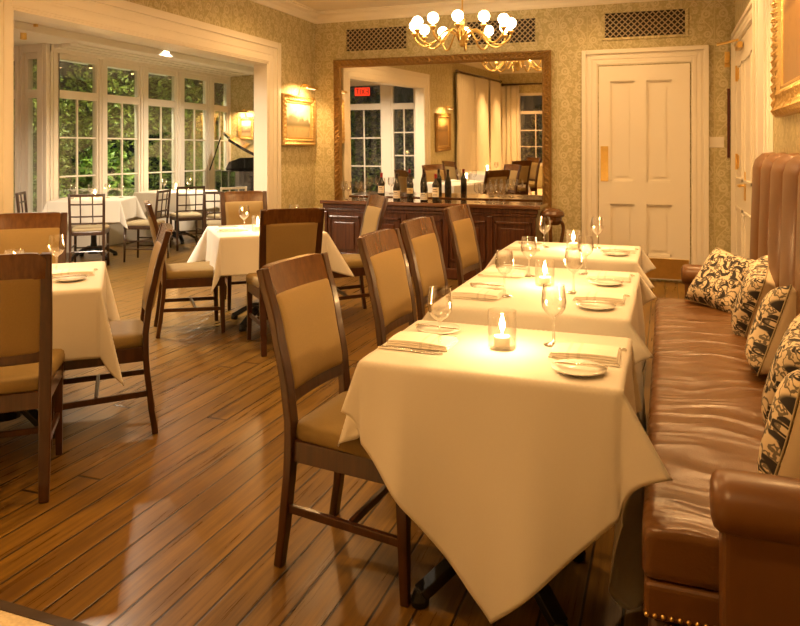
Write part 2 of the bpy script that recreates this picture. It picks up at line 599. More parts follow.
# door in the back wall
DX0, DX1, DZ = -.685, .255, 2.305
b = BM()
for k, (o0, o1, t) in enumerate(((0, .17, .02), (.012, .05, .028), (.065, .105, .026), (.125, .17, .045))):
    box(b, DX0 - o1, DX0 - o0, YB - t, YB, 0, DZ + o1)
    box(b, DX1 + o0, DX1 + o1, YB - t, YB, 0, DZ + o1)
    box(b, DX0 - o0, DX1 + o0, YB - t, YB, DZ + o0, DZ + o1)
struct('trim_3', b, 'paint', bev=.004)
b = BM()
y0, y1, ym = YB - .034, YB + .03, YB - .006
cols_ = ((-.555, -.305), (-.185, .065))
rows_ = ((.27, .81), (1.05, 2.13))
xs = [DX0 + .012, -.555, -.305, -.185, .065, DX1 - .012]
zs = [.025, .27, .81, 1.05, 2.13, DZ - .012]
for i in range(5):
    for j in range(5):
        if i in (1, 3) and j in (1, 3):
            box(b, xs[i], xs[i + 1], ym, y1, zs[j], zs[j + 1])
            box(b, xs[i] + .055, xs[i + 1] - .055, ym - .008, y1, zs[j] + .055, zs[j + 1] - .055)
            for (q0, q1, r0, r1) in ((xs[i], xs[i] + .014, zs[j], zs[j + 1]), (xs[i + 1] - .014, xs[i + 1], zs[j], zs[j + 1]),
                                     (xs[i], xs[i + 1], zs[j], zs[j] + .014), (xs[i], xs[i + 1], zs[j + 1] - .014, zs[j + 1])):
                box(b, q0, q1, y0 + .012, y1, r0, r1)
        else:
            box(b, xs[i], xs[i + 1], y0, y1, zs[j], zs[j + 1])
d1 = struct('door_1', b, 'paint')
obj('push_plate', box(BM(), -.655, -.575, y0 - .004, y0, 1.05, 1.43), 'brass', d1, .002)
obj('kick_plate', box(BM(), -.66, .235, y0 - .004, y0, .035, .245), 'brass', d1, .002)

# door in the right wall beside the corner
b = BM()
for o0, o1, t in ((0, .15, .02), (.012, .05, .03), (.06, .10, .026), (.115, .15, .04)):
    box(b, XR - t, XR, 6.25 - o1, 6.25 - o0, 0, 2.42 + o1)
    box(b, XR - t, XR, 7.9 + o0, min(7.9 + o1, 8.09), 0, 2.42 + o1)
    box(b, XR - t, XR, 6.25 - o0, 7.9 + o0, 2.42 + o0, 2.42 + o1)
struct('trim_4', b, 'paint', bev=.004)
b = BM()
for a0, a1, t in ((5.30, 6.06, .022), (5.36, 5.42, .034), (5.94, 6.00, .034), (5.55, 5.82, .030)):
    box(b, XR - t, XR, a0, a1, 0, 2.95)
struct('trim_5', b, 'white', bev=.004)
b = BM()
box(b, XR - .012, XR + .03, 6.26, 7.89, .02, 2.41)
for ya, yb_ in ((6.40, 6.98), (7.16, 7.74)):
    for za, zb in ((.25, .85), (1.10, 2.20)):
        for q in ((ya, ya + .03, za, zb), (yb_ - .03, yb_, za, zb), (ya, yb_, za, za + .03), (ya, yb_, zb - .03, zb)):
            box(b, XR - .024, XR, *q)
d2 = struct('door_2', b, 'paint', bev=.003)
for zz in (2.12, 1.28):
    h = BM()
    box(h, XR - .022, XR - .008, 7.50, 7.62, zz - .06, zz + .06)
    tube(h, [(XR - .028, 7.56, zz - .075), (XR - .028, 7.56, zz + .075)], .012)
    obj('hinge', h, 'brass', d2, smooth=False)
h = BM()
box(h, XR - .02, XR - .008, 6.9, 6.98, .95, 1.2)
tube(h, [(XR - .02, 6.94, 1.08), (XR - .07, 6.94, 1.08), (XR - .07, 6.80, 1.08)], .011)
obj('door_lever', h, 'brass', d2)
cl = thing('door_closer', 'bronze door closer with folding arm above the right hand white door', 'door closer', (XR, 7.2, 2.34))
obj('closer_body', box(BM(), -.065, -.02, -.15, .10, -.035, .02), 'brass', cl, .008)
h = BM()
tube(h, [(-.06, -.1, .04), (-.20, .25, .05), (-.20, .27, .05)], .012, 6)
tube(h, [(-.20, .27, .06), (-.05, .6, .12)], .012, 6)
obj('closer_arm', h, 'brass', cl)

# ------------------------------------------------------------------ garden room windows
def window_y(name, x, y0, y1, z0, z1, muntins=True, glass_z=(0.5, 2.08, 2.19, 2.60)):
    """window in a wall of constant x; returns the frame object"""
    b = BM()
    t0, t1 = x - .05, x + .03
    g0, g1, g2, g3 = glass_z
    f = .035
    box(b, t0, t1, y0, y0 + f, z0, z1)
    box(b, t0, t1, y1 - f, y1, z0, z1)
    for za, zb in ((z0, g0), (g1, g2), (g3, z1)):
        box(b, t0, t1, y0 + f, y1 - f, za, zb)
    if muntins:
        ym = (y0 + y1) / 2
        box(b, x - .015, x + .012, ym - .011, ym + .011, g0, g1)
        for k in (1, 2):
            zz = g0 + (g1 - g0) * (k / 3)
            box(b, x - .015, x + .012, y0 + f, y1 - f, zz - .011, zz + .011)
    w = struct(name, b, 'white', bev=.004)
    p = BM()
    box(p, x - .006, x - .002, y0 + f, y1 - f, g0, g1)
    box(p, x - .006, x - .002, y0 + f, y1 - f, g2, g3)
    obj('window_pane', p, 'pane', w)
    return w
bays = [(7.385, 8.125), (8.265, 8.99), (9.145, 9.875), (10.045, 10.73), (10.895, 11.38)]
for i, (a0, a1) in enumerate(bays):
    window_y('window_%d' % (i + 1), SX, a0, a1, .40, 2.68)
b = BM()
edges = [7.26] + [v for p in bays for v in p] + [11.4]
for k in range(0, len(edges), 2):
    box(b, SX - .07, SX + .05, edges[k], edges[k + 1], 0, SZ)
    mid = (edges[k] + edges[k + 1]) / 2
    box(b, SX + .05, SX + .062, mid - .03, mid + .03, .05, SZ - .1)
box(b, SX - .07, SX + .04, 7.26, 11.4, 0, .40)
box(b, SX - .07, SX + .10, 7.26, 11.4, .36, .40)
box(b, SX - .07, SX + .06, 7.26, 11.4, 2.68, SZ)
struct('wall_garden_windows', b, 'white', bev=.004)
# return wall of the bay, facing the dining room
def window_x(name, y, x0, x1, z0, z1, gz, door=False, sgn=1, m='white', muntin=True):
    b = BM()
    f = .05 if not door else .10
    t0, t1 = y - .04, y + .04
    g0, g1, g2, g3 = gz
    box(b, x0, x0 + f, t0, t1, z0, z1)
    box(b, x1 - f, x1, t0, t1, z0, z1)
    for za, zb in ((z0, g0), (g1, g2), (g3, z1)):
        box(b, x0 + f, x1 - f, t0, t1, za, zb)
    if muntin:
        xm = (x0 + x1) / 2
        box(b, xm - .011, xm + .011, y - .014, y + .014, g0, g1)
        for k in (1, 2):
            zz = g0 + (g1 - g0) * k / 3
            box(b, x0 + f, x1 - f, y - .014, y + .014, zz - .011, zz + .011)
    w = struct(name, b, m, bev=.004)
    p = BM()
    box(p, x0 + f, x1 - f, y - .003, y + .003, g0, g1)
    box(p, x0 + f, x1 - f, y - .003, y + .003, g2, g3)
    obj('glass_pane', p, 'pane', w)
    return w
RY = 7.32
window_x('window_6', RY, -8.02, -7.70, .40, 2.68, (.50, 2.08, 2.19, 2.60), muntin=False)
window_x('window_7', RY, -8.62, -8.14, .40, 2.68, (.50, 2.08, 2.19, 2.60), muntin=False)
b = BM()
for x0, x1 in ((-7.70, -7.60), (-8.14, -8.02), (-8.75, -8.62)):
    box(b, x0, x1, RY - .09, RY + .06, 0, SZ)
for x0, x1 in ((-7.68, -7.63), (-8.105, -8.055)):
    box(b, x0, x1, RY - .13, RY - .09, .02, SZ - .02)
box(b, -7.73, -7.57, RY - .12, RY + .10, 0, SZ)
box(b, -8.7, -7.6, RY - .08, RY + .05, 0, .40)
box(b, -8.7, -7.6, RY - .08, RY + .05, 2.68, SZ)
struct('wall_garden_return', b, 'white', bev=.004)
struct('wall_garden_left', box(BM(), SXB - .15, SXB, SY0, RY, 0, SZ), 'white')
# near end wall of the garden room: glazed door and side window (seen in the mirror)
E0 = SY0
fd = window_x('door_3', E0, -6.10, -5.16, .02, 2.52, (.30, 1.98, 2.10, 2.46), door=True)
obj('door_knob', ball(BM(), (-6.05, E0 + .08, 1.02), .028), 'brass', fd, smooth=True)
window_x('window_8', E0, -5.04, -4.52, .55, 2.52, (.62, 1.98, 2.10, 2.46))
b = BM()
for x0, x1 in ((-8.7, -6.10), (-5.16, -5.04), (-4.52, XL - WT)):
    box(b, x0, x1, E0 - .08, E0 + .05, 0, SZ)
box(b, -6.10, -5.16, E0 - .08, E0 + .05, 2.52, SZ)
box(b, -5.04, -4.52, E0 - .08, E0 + .05, 2.52, SZ)
box(b, -5.04, -4.52, E0 - .08, E0 + .05, 0, .55)
struct('wall_garden_near', b, 'white', bev=.004)
es = thing('exit_sign', 'red glowing exit sign above the glazed garden door', 'sign', (-5.62, E0 + .06, 2.34))
obj('sign_housing', box(BM(), -.17, .17, -.01, .03, -.09, .09), 'signdark', es, .004)
obj('sign_face', box(BM(), -.16, .16, .03, .034, -.08, .08), 'red', es)
L = BM()
def stroke(bm, x0, z0, x1, z1, w=.016):
    d = Vector((x1 - x0, 0, z1 - z0)).normalized() * 1
    n = Vector((-d.z, 0, d.x)) * w / 2
    p, q = Vector((x0, 0, z0)), Vector((x1, 0, z1))
    rings = [[(v.x, yy, v.z) for v in (p - n, p + n, q + n, q - n)] for yy in (.034, .038)]
    loft(bm, rings)
for (a, c_, d_, e_) in ((.13, -.05, .13, .05), (.13, .05, .07, .05), (.13, 0, .08, 0), (.13, -.05, .07, -.05),
                        (.05, -.05, -.01, .05), (.05, .05, -.01, -.05), (-.04, -.05, -.04, .05), (-.07, .05, -.13, .05), (-.10, .05, -.10, -.05)):
    stroke(L, a, c_, d_, e_)
obj('sign_lettering', L, 'signdark', es)
# window of the front wall, seen in the mirror
window_x('window_9', YF - .06, W0, W1, WZ0, WZ1, (.62, 1.9, 1.98, 2.38))

# ------------------------------------------------------------------ outside
struct('ground', box(BM(), -16, -4.2, -6, 18, -.3, -.12), 'stone')
def shrub(label, x, y, z, rx, ry, rz, n, m, size=.07, seed=1, name='garden_shrub'):
    rnd = random.Random(seed)
    root = thing(name, label, 'shrub', (x, y, -.12), 0, 'garden shrubs outside the windows')
    t = BM()
    tube(t, curve_pts([(0, 0, 0), (.06, .04, z * .6), (0, 0, z * 1.1)], 8), [.07 - .005 * k for k in range(9)], 7)
    for k in range(5):
        a = rnd.uniform(0, 6.28)
        tube(t, [(0.03, 0.02, z * .5), (math.cos(a) * rx * .4, math.sin(a) * ry * .4, z * .95), (math.cos(a) * rx * .7, math.sin(a) * ry * .7, z * 1.2)], [.03, .02, .008], 5)
    obj('trunk', t, 'bark', root)
    b = BM()
    for k in range(n):
        while True:
            p = Vector((rnd.uniform(-1, 1), rnd.uniform(-1, 1), rnd.uniform(-1, 1)))
            if .35 < p.length < 1:
                break
        lump = 1 + .28 * noise.noise(p * 2.3 + Vector((seed, 0, 0)))
        c = Vector((p.x * rx, p.y * ry, z + p.z * rz)) * 1
        c = Vector((c.x * lump, c.y * lump, max(.05, c.z)))
        d = Vector((rnd.uniform(-1, 1), rnd.uniform(-1, 1), rnd.uniform(-.8, .6))).normalized()
        s = d.cross(Vector((rnd.uniform(-1, 1), rnd.uniform(-1, 1), 1))).normalized()
        ln = size * rnd.uniform(.7, 1.5)
        up = d.cross(s) * ln * .12
        v = [b.verts.new(q) for q in (c - d * ln * .5, c + s * ln * .28 + up, c + d * ln * .5, c - s * ln * .28 + up)]
        b.faces.new((v[0], v[1], v[2]))
        b.faces.new((v[0], v[2], v[3]))
    obj('foliage', b, m, root, norm=False)
    return root
shrub('dark leafy shrub behind the first wide garden window', -9.5, 8.3, 1.55, .75, 1.0, 1.85, 4000, 'leaf1', .085, 1)
shrub('bright green low shrub at the foot of the first wide garden window', -8.65, 8.05, .62, .40, .50, .60, 800, 'leaf2', .11, 2)
shrub('mid green shrub behind the second garden window', -9.5, 10.3, 1.55, .75, .95, 1.9, 4000, 'leaf1', .085, 3)
shrub('bright green loose shrub with long leaves behind the second garden window', -8.75, 9.55, .80, .45, .50, .80, 750, 'leaf2', .15, 4)
shrub('tall dark shrub behind the third garden window', -9.3, 12.2, 1.65, .75, .9, 1.85, 3800, 'leaf1', .085, 5)
shrub('bright bush beyond the fourth garden window', -8.8, 12.6, .85, .5, .6, .85, 800, 'leaf2', .12, 6)
shrub('high leafy crown filling the upper panes of the end garden window', -9.0, 14.4, 2.0, .8, .95, 1.4, 2600, 'leaf2', .10, 7)
shrub('narrow shrub outside the slim bay window', -9.35, 6.55 + 2.1, 1.5, .5, .45, 1.6, 1500, 'leaf1', .08, 8)
shrub('dark shrub outside the glazed garden door', -6.3, 1.4, 1.3, .8, .6, 1.5, 1600, 'leaf1', .09, 9)
shrub('dark shrub outside the narrow window beside the glazed door', -4.95, 1.5, 1.2, .45, .5, 1.4, 900, 'leaf1', .09, 10)
shrub('dark shrub outside the far curtained window', -3.1, -4.2, 1.1, .7, .6, 1.3, 900, 'leaf1', .09, 11)
fn = thing('garden_fence', 'lit wooden board fence in the garden beyond the fourth window', 'fence', (-9.6, 13.9, -.12), rad(8))
for k in range(8):
    obj('board', box(BM(), -.62 + k * .155, -.62 + k * .155 + .145, -.015, .015, 0, 2.0), 'fence', fn, .004)
obj('rail', box(BM(), -.64, .64, .015, .05, .5, .58), 'fence', fn)
obj('rail', box(BM(), -.64, .64, .015, .05, 1.5, 1.58), 'fence', fn)
for x, y, tx, ty, tz, p, lb in ((-8.05, 7.75, -9.3, 8.6, 1.6, 420, 'below the first wide garden window'), (-7.95, 9.3, -9.3, 10.0, 1.5, 420, 'below the second garden window'), (-7.95, 10.9, -9.2, 12.2, 1.7, 420, 'below the third garden window'),
                               (-8.3, 12.9, -9.3, 13.9, 1.2, 520, 'before the board fence'), (-5.5, 2.3, -5.7, 1.2, 1.5, 150, 'outside the glazed garden door')):
    gl = thing('garden_floodlight', 'small bronze ground floodlight ' + lb, 'light', (x, y, -.12))
    obj('housing', lathe(BM(), [(.001, 0), (.05, 0), (.06, .08), (.05, .085), (.04, .05), (.001, .045)], 14), 'metalgrey', gl, smooth=True)
    s = lamp('garden_spot', 'SPOT', (0, 0, .10), p, (1, .90, .62), .05, gl, spot=130, blend=.8)
    d = Vector((tx - x, ty - y, tz))
    s.rotation_euler = d.to_track_quat('-Z', 'Y').to_euler()

for y, p, w_ in ((8.195, 150, 'between the first and second garden windows'), (9.07, 150, 'between the second and third garden windows'), (9.96, 150, 'between the third and fourth garden windows'), (10.81, 170, 'between the fourth and last garden windows')):  # unseen floodlights added to brighten the garden foliage
    gl = thing('added_floodlight', 'small bronze floodlight added out of sight high on the outer post ' + w_, 'light', (SX - .07, y, 2.60))
    obj('bracket', box(BM(), -.05, 0, -.02, .02, -.02, .02), 'metalgrey', gl)
    obj('housing', lathe(BM(), [(.001, .05), (.045, .04), (.05, -.03), (.04, -.03), (.035, .02), (.001, .025)], 14, (-.09, 0, 0)), 'metalgrey', gl, smooth=True)
    s = lamp('garden_spot', 'SPOT', (-.09, 0, -.04), p, (1, .92, .62), .05, gl, spot=150, blend=.6)
    s.rotation_euler = Vector((-1.5, .5, -1.1)).to_track_quat('-Z', 'Y').to_euler()

# ------------------------------------------------------------------ rug
rg = thing('rug', 'oatmeal carpet with dark bound edge on the floor nearest the camera', 'rug', (-2.0, .2, 0))
obj('pile', box(BM(), -2.0, 1.2, -2.2, 1.415, .001, .012), 'rug', rg)
b = BM()
box(b, -2.0, 1.2, 1.415, 1.45, .001, .015)
obj('binding', b, 'rugedge', rg)

# ------------------------------------------------------------------ chairs
def back_x(z):
    keys = [(0, -.250), (.15, -.228), (.35, -.207), (.48, -.203), (.62, -.218), (.80, -.255), (1.0, -.312)]
    for (z0, x0), (z1, x1) in zip(keys[:-1], keys[1:]):
        if z <= z1:
            t = (z - z0) / (z1 - z0)
            t = t * t * (3 - 2 * t) * .35 + t * .65
            return x0 + (x1 - x0) * t
    return keys[-1][1]

def panel(bm, z0, z1, y0, y1, th, bulge=0, n=9, mz=9, bow=.014, rtop=0):
    """a slab following the curve of a chair back"""
    def pt(i, j, side):
        z = z0 + (z1 - z0) * j / mz
        fy = -1 + 2 * i / n
        hw = y0 + (y1 - y0) * j / mz
        y = fy * hw
        zz = z
        if rtop and j == mz:
            zz = z - rtop * max(0, abs(fy) - .75) ** 2 * 16
        q = (1 - fy ** 2) * (1 - (2 * j / mz - 1) ** 4)
        return (back_x(z) - bow * (1 - fy * fy) + side * (th / 2 + bulge * q ** .6), y, zz)
    F = [[bm.verts.new(pt(i, j, 1)) for i in range(n + 1)] for j in range(mz + 1)]
    B = [[bm.verts.new(pt(i, j, -1)) for i in range(n + 1)] for j in range(mz + 1)]
    for j in range(mz):
        for i in range(n):
            bm.faces.new((F[j][i], F[j][i + 1], F[j + 1][i + 1], F[j + 1][i]))
            bm.faces.new((B[j][i], B[j + 1][i], B[j + 1][i + 1], B[j][i + 1]))
        bm.faces.new((F[j][0], F[j + 1][0], B[j + 1][0], B[j][0]))
        bm.faces.new((F[j][n], B[j][n], B[j + 1][n], F[j + 1][n]))
    for i in range(n):
        bm.faces.new((F[0][i], B[0][i], B[0][i + 1], F[0][i + 1]))
        bm.faces.new((F[mz][i], F[mz][i + 1], B[mz][i + 1], B[mz][i]))
    return bm

def rounded_slab(bm, outline, z0, z1, crown=.0, edge=.02):
    """closed outline extruded with softened edges and a crowned top"""
    c = Vector((sum(p[0] for p in outline) / len(outline), sum(p[1] for p in outline) / len(outline)))
    def ring(k, z):
        return [((p[0] - c.x) * k + c.x, (p[1] - c.y) * k + c.y, z) for p in outline]
    e = edge
    rings = [ring(.97, z0), ring(1, z0 + e * .4), ring(1, z1 - e), ring(.985, z1 - e * .35), ring(.94, z1), ring(.7, z1 + crown * .7), ring(.35, z1 + crown), ring(.02, z1 + crown)]
    return loft(bm, rings)

def rrect(x0, x1, y0a, y0b, r=.03, n=4):
    """trapezoid with rounded corners: half width y0a at x0, y0b at x1"""
    pts = []
    for cx, cy, a0 in ((x1 - r, y0b - r, 0), (x0 + r, y0a - r, 90), (x0 + r, -y0a + r, 180), (x1 - r, -y0b + r, 270)):
        for k in range(n + 1):
            a = rad(a0 + 90 * k / n)
            pts.append((cx + r * math.cos(a), cy + r * math.sin(a)))
    return pts

def make_dining_chair():
    t = thing('dining_chair', '', 'chair')
    obj('seat', rounded_slab(BM(), rrect(-.205, .245, .185, .232, .035),   .425, .487, .012, .03), 'seatshade', t, smooth=True)
    b = BM()
    for s in (-1, 1):
        tube(b, [(-.20, s * .182, .395), (.225, s * .212, .395)], 0, rect=(.022, .07))
    box(b, .205, .228, -.2, .2, .36, .43)
    box(b, -.215, -.193, -.17, .17, .36, .43)
    obj('seat_rail', b, 'darkwood', t, .003)
    for s in (-1, 1):
        obj('leg', tube(BM(), [(.222, s * .207, 0), (.216, s * .205, .2), (.212, s * .204, .43)], 0, rect=[(.028, .028), (.034, .034), (.042, .042)]), 'darkwood', t, .004)
    for s in (-1, 1):
        zz = [k / 16 * .995 for k in range(17)]
        pts = [(back_x(z), s * (.186 if z < .45 else .186 + .014 * (z - .45) / .55), z) for z in zz]
        obj('back_post', tube(BM(), pts, 0, rect=[(.029, .038 + .010 * math.sin(PI * min(1, z))) for z in zz]), 'darkwood', t, .005)
    obj('top_rail', panel(BM(), .893, 1.0, .196, .203, .030, 0, 12, 4, .016, .026), 'midwood', t, .007)  # lighter wood colour stands in for reflected sheen
    obj('lower_rail', panel(BM(), .548, .595, .172, .175, .026, 0, 8, 2), 'darkwood', t, .004)
    obj('back_panel', panel(BM(), .585, .908, .170, .182, .032, .012, 10, 10), 'fabric', t, .012, smooth=True)
    for s in (-1, 1):
        obj('stretcher', tube(BM(), [(-.222, s * .185, .20), (.215, s * .203, .185)], 0, rect=(.018, .028)), 'darkwood', t, .003)
    obj('stretcher', tube(BM(), [(.02, -.19, .195), (.02, .19, .195)], 0, rect=(.018, .026)), 'darkwood', t, .003)
    return t
DC = make_dining_chair()
grow = 'upholstered chairs along the banquette tables'
# facing +x = 0 deg
place(DC, (-.955, 2.30, 0), rad(-4), 'tan upholstered chair at nearest banquette table, largest chair in the foreground', grow)
place(DC, (-.985, 3.20, 0), rad(-3), 'tan upholstered chair second from camera along the banquette tables', grow)
place(DC, (-1.02, 3.87, 0), rad(-4), 'tan upholstered chair third from camera along the banquette tables', grow)
place(DC, (-1.06, 4.83, 0), rad(-5), 'tan upholstered chair at the farthest banquette table, fourth from camera', grow)
ML = (-3.093, 2.695)
MM = (-3.03, 5.07)
A41 = rad(41.5)
def around(c, ang, d):
    return (c[0] + math.cos(ang) * d, c[1] + math.sin(ang) * d, 0)
gl_ = 'upholstered chairs at the left table'
place(DC, (-2.67, 2.885, 0), A41 + PI, 'tan upholstered chair on the right of the left foreground table, seen side on', gl_)
place(DC, (-2.615, 2.25, 0), A41 + PI / 2, 'upholstered chair with its back to camera at the left edge of the photo', gl_)
place(DC, around(ML, A41 + PI / 2, .66), A41 - PI / 2, 'upholstered chair beyond the left foreground table, facing camera, wide back cut by photo edge', gl_)
gm_ = 'upholstered chairs at the middle table'
place(DC, around(MM, A41 + PI, .58), A41, 'upholstered chair on the left of the middle table, seen side on', gm_)
place(DC, around(MM, A41 - PI / 2, .70), A41 + PI / 2, 'upholstered chair with dark back to camera before the middle table', gm_)
place(DC, around(MM, A41 + PI / 2, .78), A41 - PI / 2, 'upholstered chair beyond the middle table, backed by the white column', gm_)
place(DC, around(MM, A41, .66), A41 + PI, 'upholstered chair on the right of the middle table, in front of the bar', gm_)

def make_lattice_chair(m='lattice', name='lattice_chair'):
    t = thing(name, '', 'chair')
    obj('seat', rounded_slab(BM(), rrect(-.19, .21, .175, .20, .05), .45, .49, .010, .02), 'seatfab', t, smooth=True)
    obj('seat_frame', rounded_slab(BM(), rrect(-.20, .215, .185, .205, .05), .405, .452, 0, .008), m, t)
    for s in (-1, 1):
        obj('leg', tube(BM(), [(.195, s * .185, 0), (.185, s * .18, .42)], [.013, .017], 8), m, t, smooth=True)
    def px(z):
        return -.195 - .10 * max(0, (z - .42)) ** 1.15 - .05 * max(0, .3 - z)
    for s in (-1, 1):
        zz = [k / 10 * .885 for k in range(11)]
        obj('back_post', tube(BM(), [(px(z), s * (.178 + .012 * max(0, z - .42)), z) for z in zz], .015, 8), m, t, smooth=True)
    for z, h in ((.868, .030), (.765, .018), (.625, .018), (.545, .018)):
        obj('back_rail', tube(BM(), [(px(z) - .018 * (1 - (y / .18) ** 2), y, z) for y in (-.185, -.1, 0, .1, .185)], 0, rect=(.016, h)), m, t, .003)
    for y in (-.065, .065):
        obj('back_spindle', tube(BM(), [(px(z) - .016, y, z) for z in (.545, .7, .868)], .008, 6), m, t)
    for z in (.16, .26):
        for s in (-1, 1):
            obj('stretcher', tube(BM(), [(-.205, s * .178, z), (.19, s * .182, z)], .009, 6), m, t)
    obj('stretcher', tube(BM(), [(.19, -.18, .22), (.19, .18, .22)], .009, 6), m, t)
    obj('stretcher', tube(BM(), [(-.205, -.178, .22), (-.205, .178, .22)], .009, 6), m, t)
    return t
LC = make_lattice_chair()
gs = 'lattice back chairs in the garden room'
place(LC, (-6.34, 6.66, 0), rad(126), 'brown lattice chair with its back to camera at the left garden room table', gs)
place(LC, (-6.14, 7.40, 0), rad(195), 'brown lattice chair seen side on, right of the left garden room table', gs)
place(LC, (-6.33, 8.48, 0), rad(140), 'brown lattice chair with pale cushion in front of the right garden room table', gs)
place(LC, (-5.20, 7.66, 0), rad(120), 'brown lattice chair half hidden behind the middle table chair, below the piano', gs)
place(LC, (-7.00, 6.60, 0), rad(35), 'brown lattice chair against the column at the far left, side on', gs)
PC = make_lattice_chair('palewood', 'piano_chair')
place(PC, (-5.70, 8.50, 0), rad(150), 'pale lattice chair standing in front of the black piano', gs)

# ------------------------------------------------------------------ tables, cloths
def make_table(hw, hd, name='pedestal_table', top=.745):
    t = thing(name, '', 'table')
    obj('tabletop', box(BM(), -hw, hw, -hd, hd, top - .03, top), 'darkwood', t, .004)
    obj('column', lathe(BM(), [(.001, .06), (.07, .06), (.075, .09), (.045, .14), (.035, .2), (.033, .55), (.05, .68), (.16, .70), (.16, top - .03), (.001, top - .03)], 16), 'iron', t, smooth=False)
    for k in range(4):
        a = PI / 4 + k * PI / 2
        ca, sa = math.cos(a), math.sin(a)
        pts = [(ca * r, sa * r, z) for r, z in ((.03, .13), (.10, .135), (.19, .095), (.26, .055), (.30, .035))]
        b = tube(BM(), curve_pts(pts, 12), 0, rect=(.05, .035))
        lathe(b, [(.001, 0), (.028, 0), (.030, .02), (.018, .05), (.001, .05)], 10, (ca * .30, sa * .30, 0))
        obj('foot', b, 'iron', t, .004)
    return t

def make_cloth(hw, hd, mode, over, zt, beta=36, ear=20, spread=14, seed=0, lim=None, n=110, wave=.035, rot=0, shift=(0, 0), corner=None, tuck=0):
    """a square cloth laid over a table; mode 'diamond' turns it 45 degrees"""
    bm = BM()
    if mode == 'diamond':
        R = over
        S = R / math.sqrt(2)
        grid = lambda i, j: ((-S + 2 * S * i / n), (-S + 2 * S * j / n))
        cr, sr = math.cos(PI / 4 + rad(rot)), math.sin(PI / 4 + rad(rot))
        uv = lambda s, t: (s * cr - t * sr + shift[0], s * sr + t * cr + shift[1])
    else:
        A, B = hw + over, hd + over
        grid = lambda i, j: (-A + 2 * A * i / n, -B + 2 * B * j / n)
        uv = lambda s, t: (s, t)
    rho = .010
    def hang(d):
        if d < rho * PI / 2:
            a = d / rho
            return rho * math.sin(a), rho * (1 - math.cos(a))
        return rho, rho + (d - rho * PI / 2)
    V = []
    for j in range(n + 1):
        row = []
        for i in range(n + 1):
            u, v = uv(*grid(i, j))
            if lim:
                u = max(-hw - lim, min(hw + lim, u))
            sx, sy = (1 if u >= 0 else -1), (1 if v >= 0 else -1)
            dx, dy = max(abs(u) - hw, 0), max(abs(v) - hd, 0)
            if dx == 0 and dy == 0:
                p = (u, v, zt)
            elif dy == 0 or dx == 0:
                d = dx or dy
                o, dn = hang(d)
                along, half = (v, hd) if dx else (u, hw)
                side = (2 if dx else 0) + (1 if (u if dx else v) > 0 else 0)
                fade = max(0, min(1, (half - abs(along)) / .16))
                fade = fade * fade * (3 - 2 * fade)
                nz = noise.noise(Vector((along * 5.5, seed * 3.1 + side * 7.7, d * .8)))
                nz2 = math.sin(along * 17 + seed + side * 2) * .5
                o += fade * d * (.05 + wave * 3.2 * nz + wave * nz2)
                o = max(o, .004)
                if tuck and dx and u > 0:
                    dn *= 1 + .20 * fade
                    cc = (v + hd) / .30
                    if cc < 1:
                        o -= tuck * d * math.sin(PI * max(0, cc)) ** 1.2
                if tuck and dx and u < 0:
                    cc = (v + hd) / .13
                    if cc < 1:
                        o += .30 * d * math.sin(PI * max(0, cc)) ** 1.2
                p = (sx * (hw + o), v, zt - dn) if dx else (u, sy * (hd + o), zt - dn)
            else:
                r = math.hypot(dx, dy)
                ph = math.degrees(math.atan2(dy, dx))
                k = 1 - abs(ph - 45) / 45
                be = rad((corner or {}).get((sx, sy), beta)) * k
                g = math.sin(PI * k)
                de = rad(ear + (-spread if ph < 45 else spread * .4) * g)
                o, dn = hang(r)
                q = rho * (1 - k * .5) + r * math.sin(be)
                # keep the rim of the cone rounded over the table corner
                p = (sx * (hw + o * .6 * (1 - k) * math.cos(rad(ph)) + q * math.cos(de) * (k if k < 1 else 1)),
                     sy * (hd + o * .6 * (1 - k) * math.sin(rad(ph)) + q * math.sin(de) * k), zt - dn * math.cos(be))
            if p[2] < .006:
                p = (p[0], p[1], .006)
            row.append(bm.verts.new(p))
        V.append(row)
    for j in range(n):
        for i in range(n):
            bm.faces.new((V[j][i], V[j][i + 1], V[j + 1][i + 1], V[j + 1][i]))
    return bm

def lay(table_label, cloth_label, loc, rz, hw, hd, mode, over, group, seed, **kw):
    top = kw.pop('top', .745)
    t = make_table(hw, hd, top=top)
    t.location = (*loc, 0)
    t.rotation_euler.z = rz
    t['label'] = table_label
    t['group'] = group
    o = obj('tablecloth', make_cloth(hw + .002, hd + .002, mode, over, top + .006, seed=seed, **kw), 'cloth', smooth=True, solid=.002)
    o.location = (*loc, 0)
    o.rotation_euler.z = rz
    tag(o, cloth_label, 'tablecloth', 'white tablecloths')
    return t
gt = 'pedestal tables along the banquette'
lay('black footed pedestal table under the nearest white cloth', 'white cloth hanging in a long point on the nearest foreground table', (-.4945, 2.306), 0, .377, .278, 'diamond', .965, gt, 1, beta=33, ear=12, rot=-1, shift=(.055, .0), corner={(-1, -1): 20, (1, 1): 9, (-1, 1): 12}, tuck=.11)
lay('long pedestal table second along the banquette under white cloth', 'white cloth on the long second table beside the banquette', (-.52, 3.42), 0, .385, .548, 'diamond', 1.17, gt, 2, beta=36, ear=10, lim=.62)
lay('pedestal table farthest along the banquette under white cloth', 'white cloth on the farthest table of the banquette row', (-.57, 4.72), 0, .41, .33, 'diamond', 1.0, gt, 3, beta=36, ear=12)
gf = 'square pedestal tables on the open floor'
lay('square pedestal table at the left edge of the photo under white cloth', 'white cloth with hanging corners on the left foreground table', ML, A41, .44, .43, 'aligned', .33, gf, 4, beta=18, ear=45, spread=30)
lay('square pedestal table in the middle of the room under white cloth', 'white cloth on the middle table in front of the white column', MM, A41, .40, .40, 'aligned', .29, gf, 5, beta=15, ear=45, spread=26, corner={(1, -1): 36, (-1, 1): 34})
TA = (-6.88, 7.30)
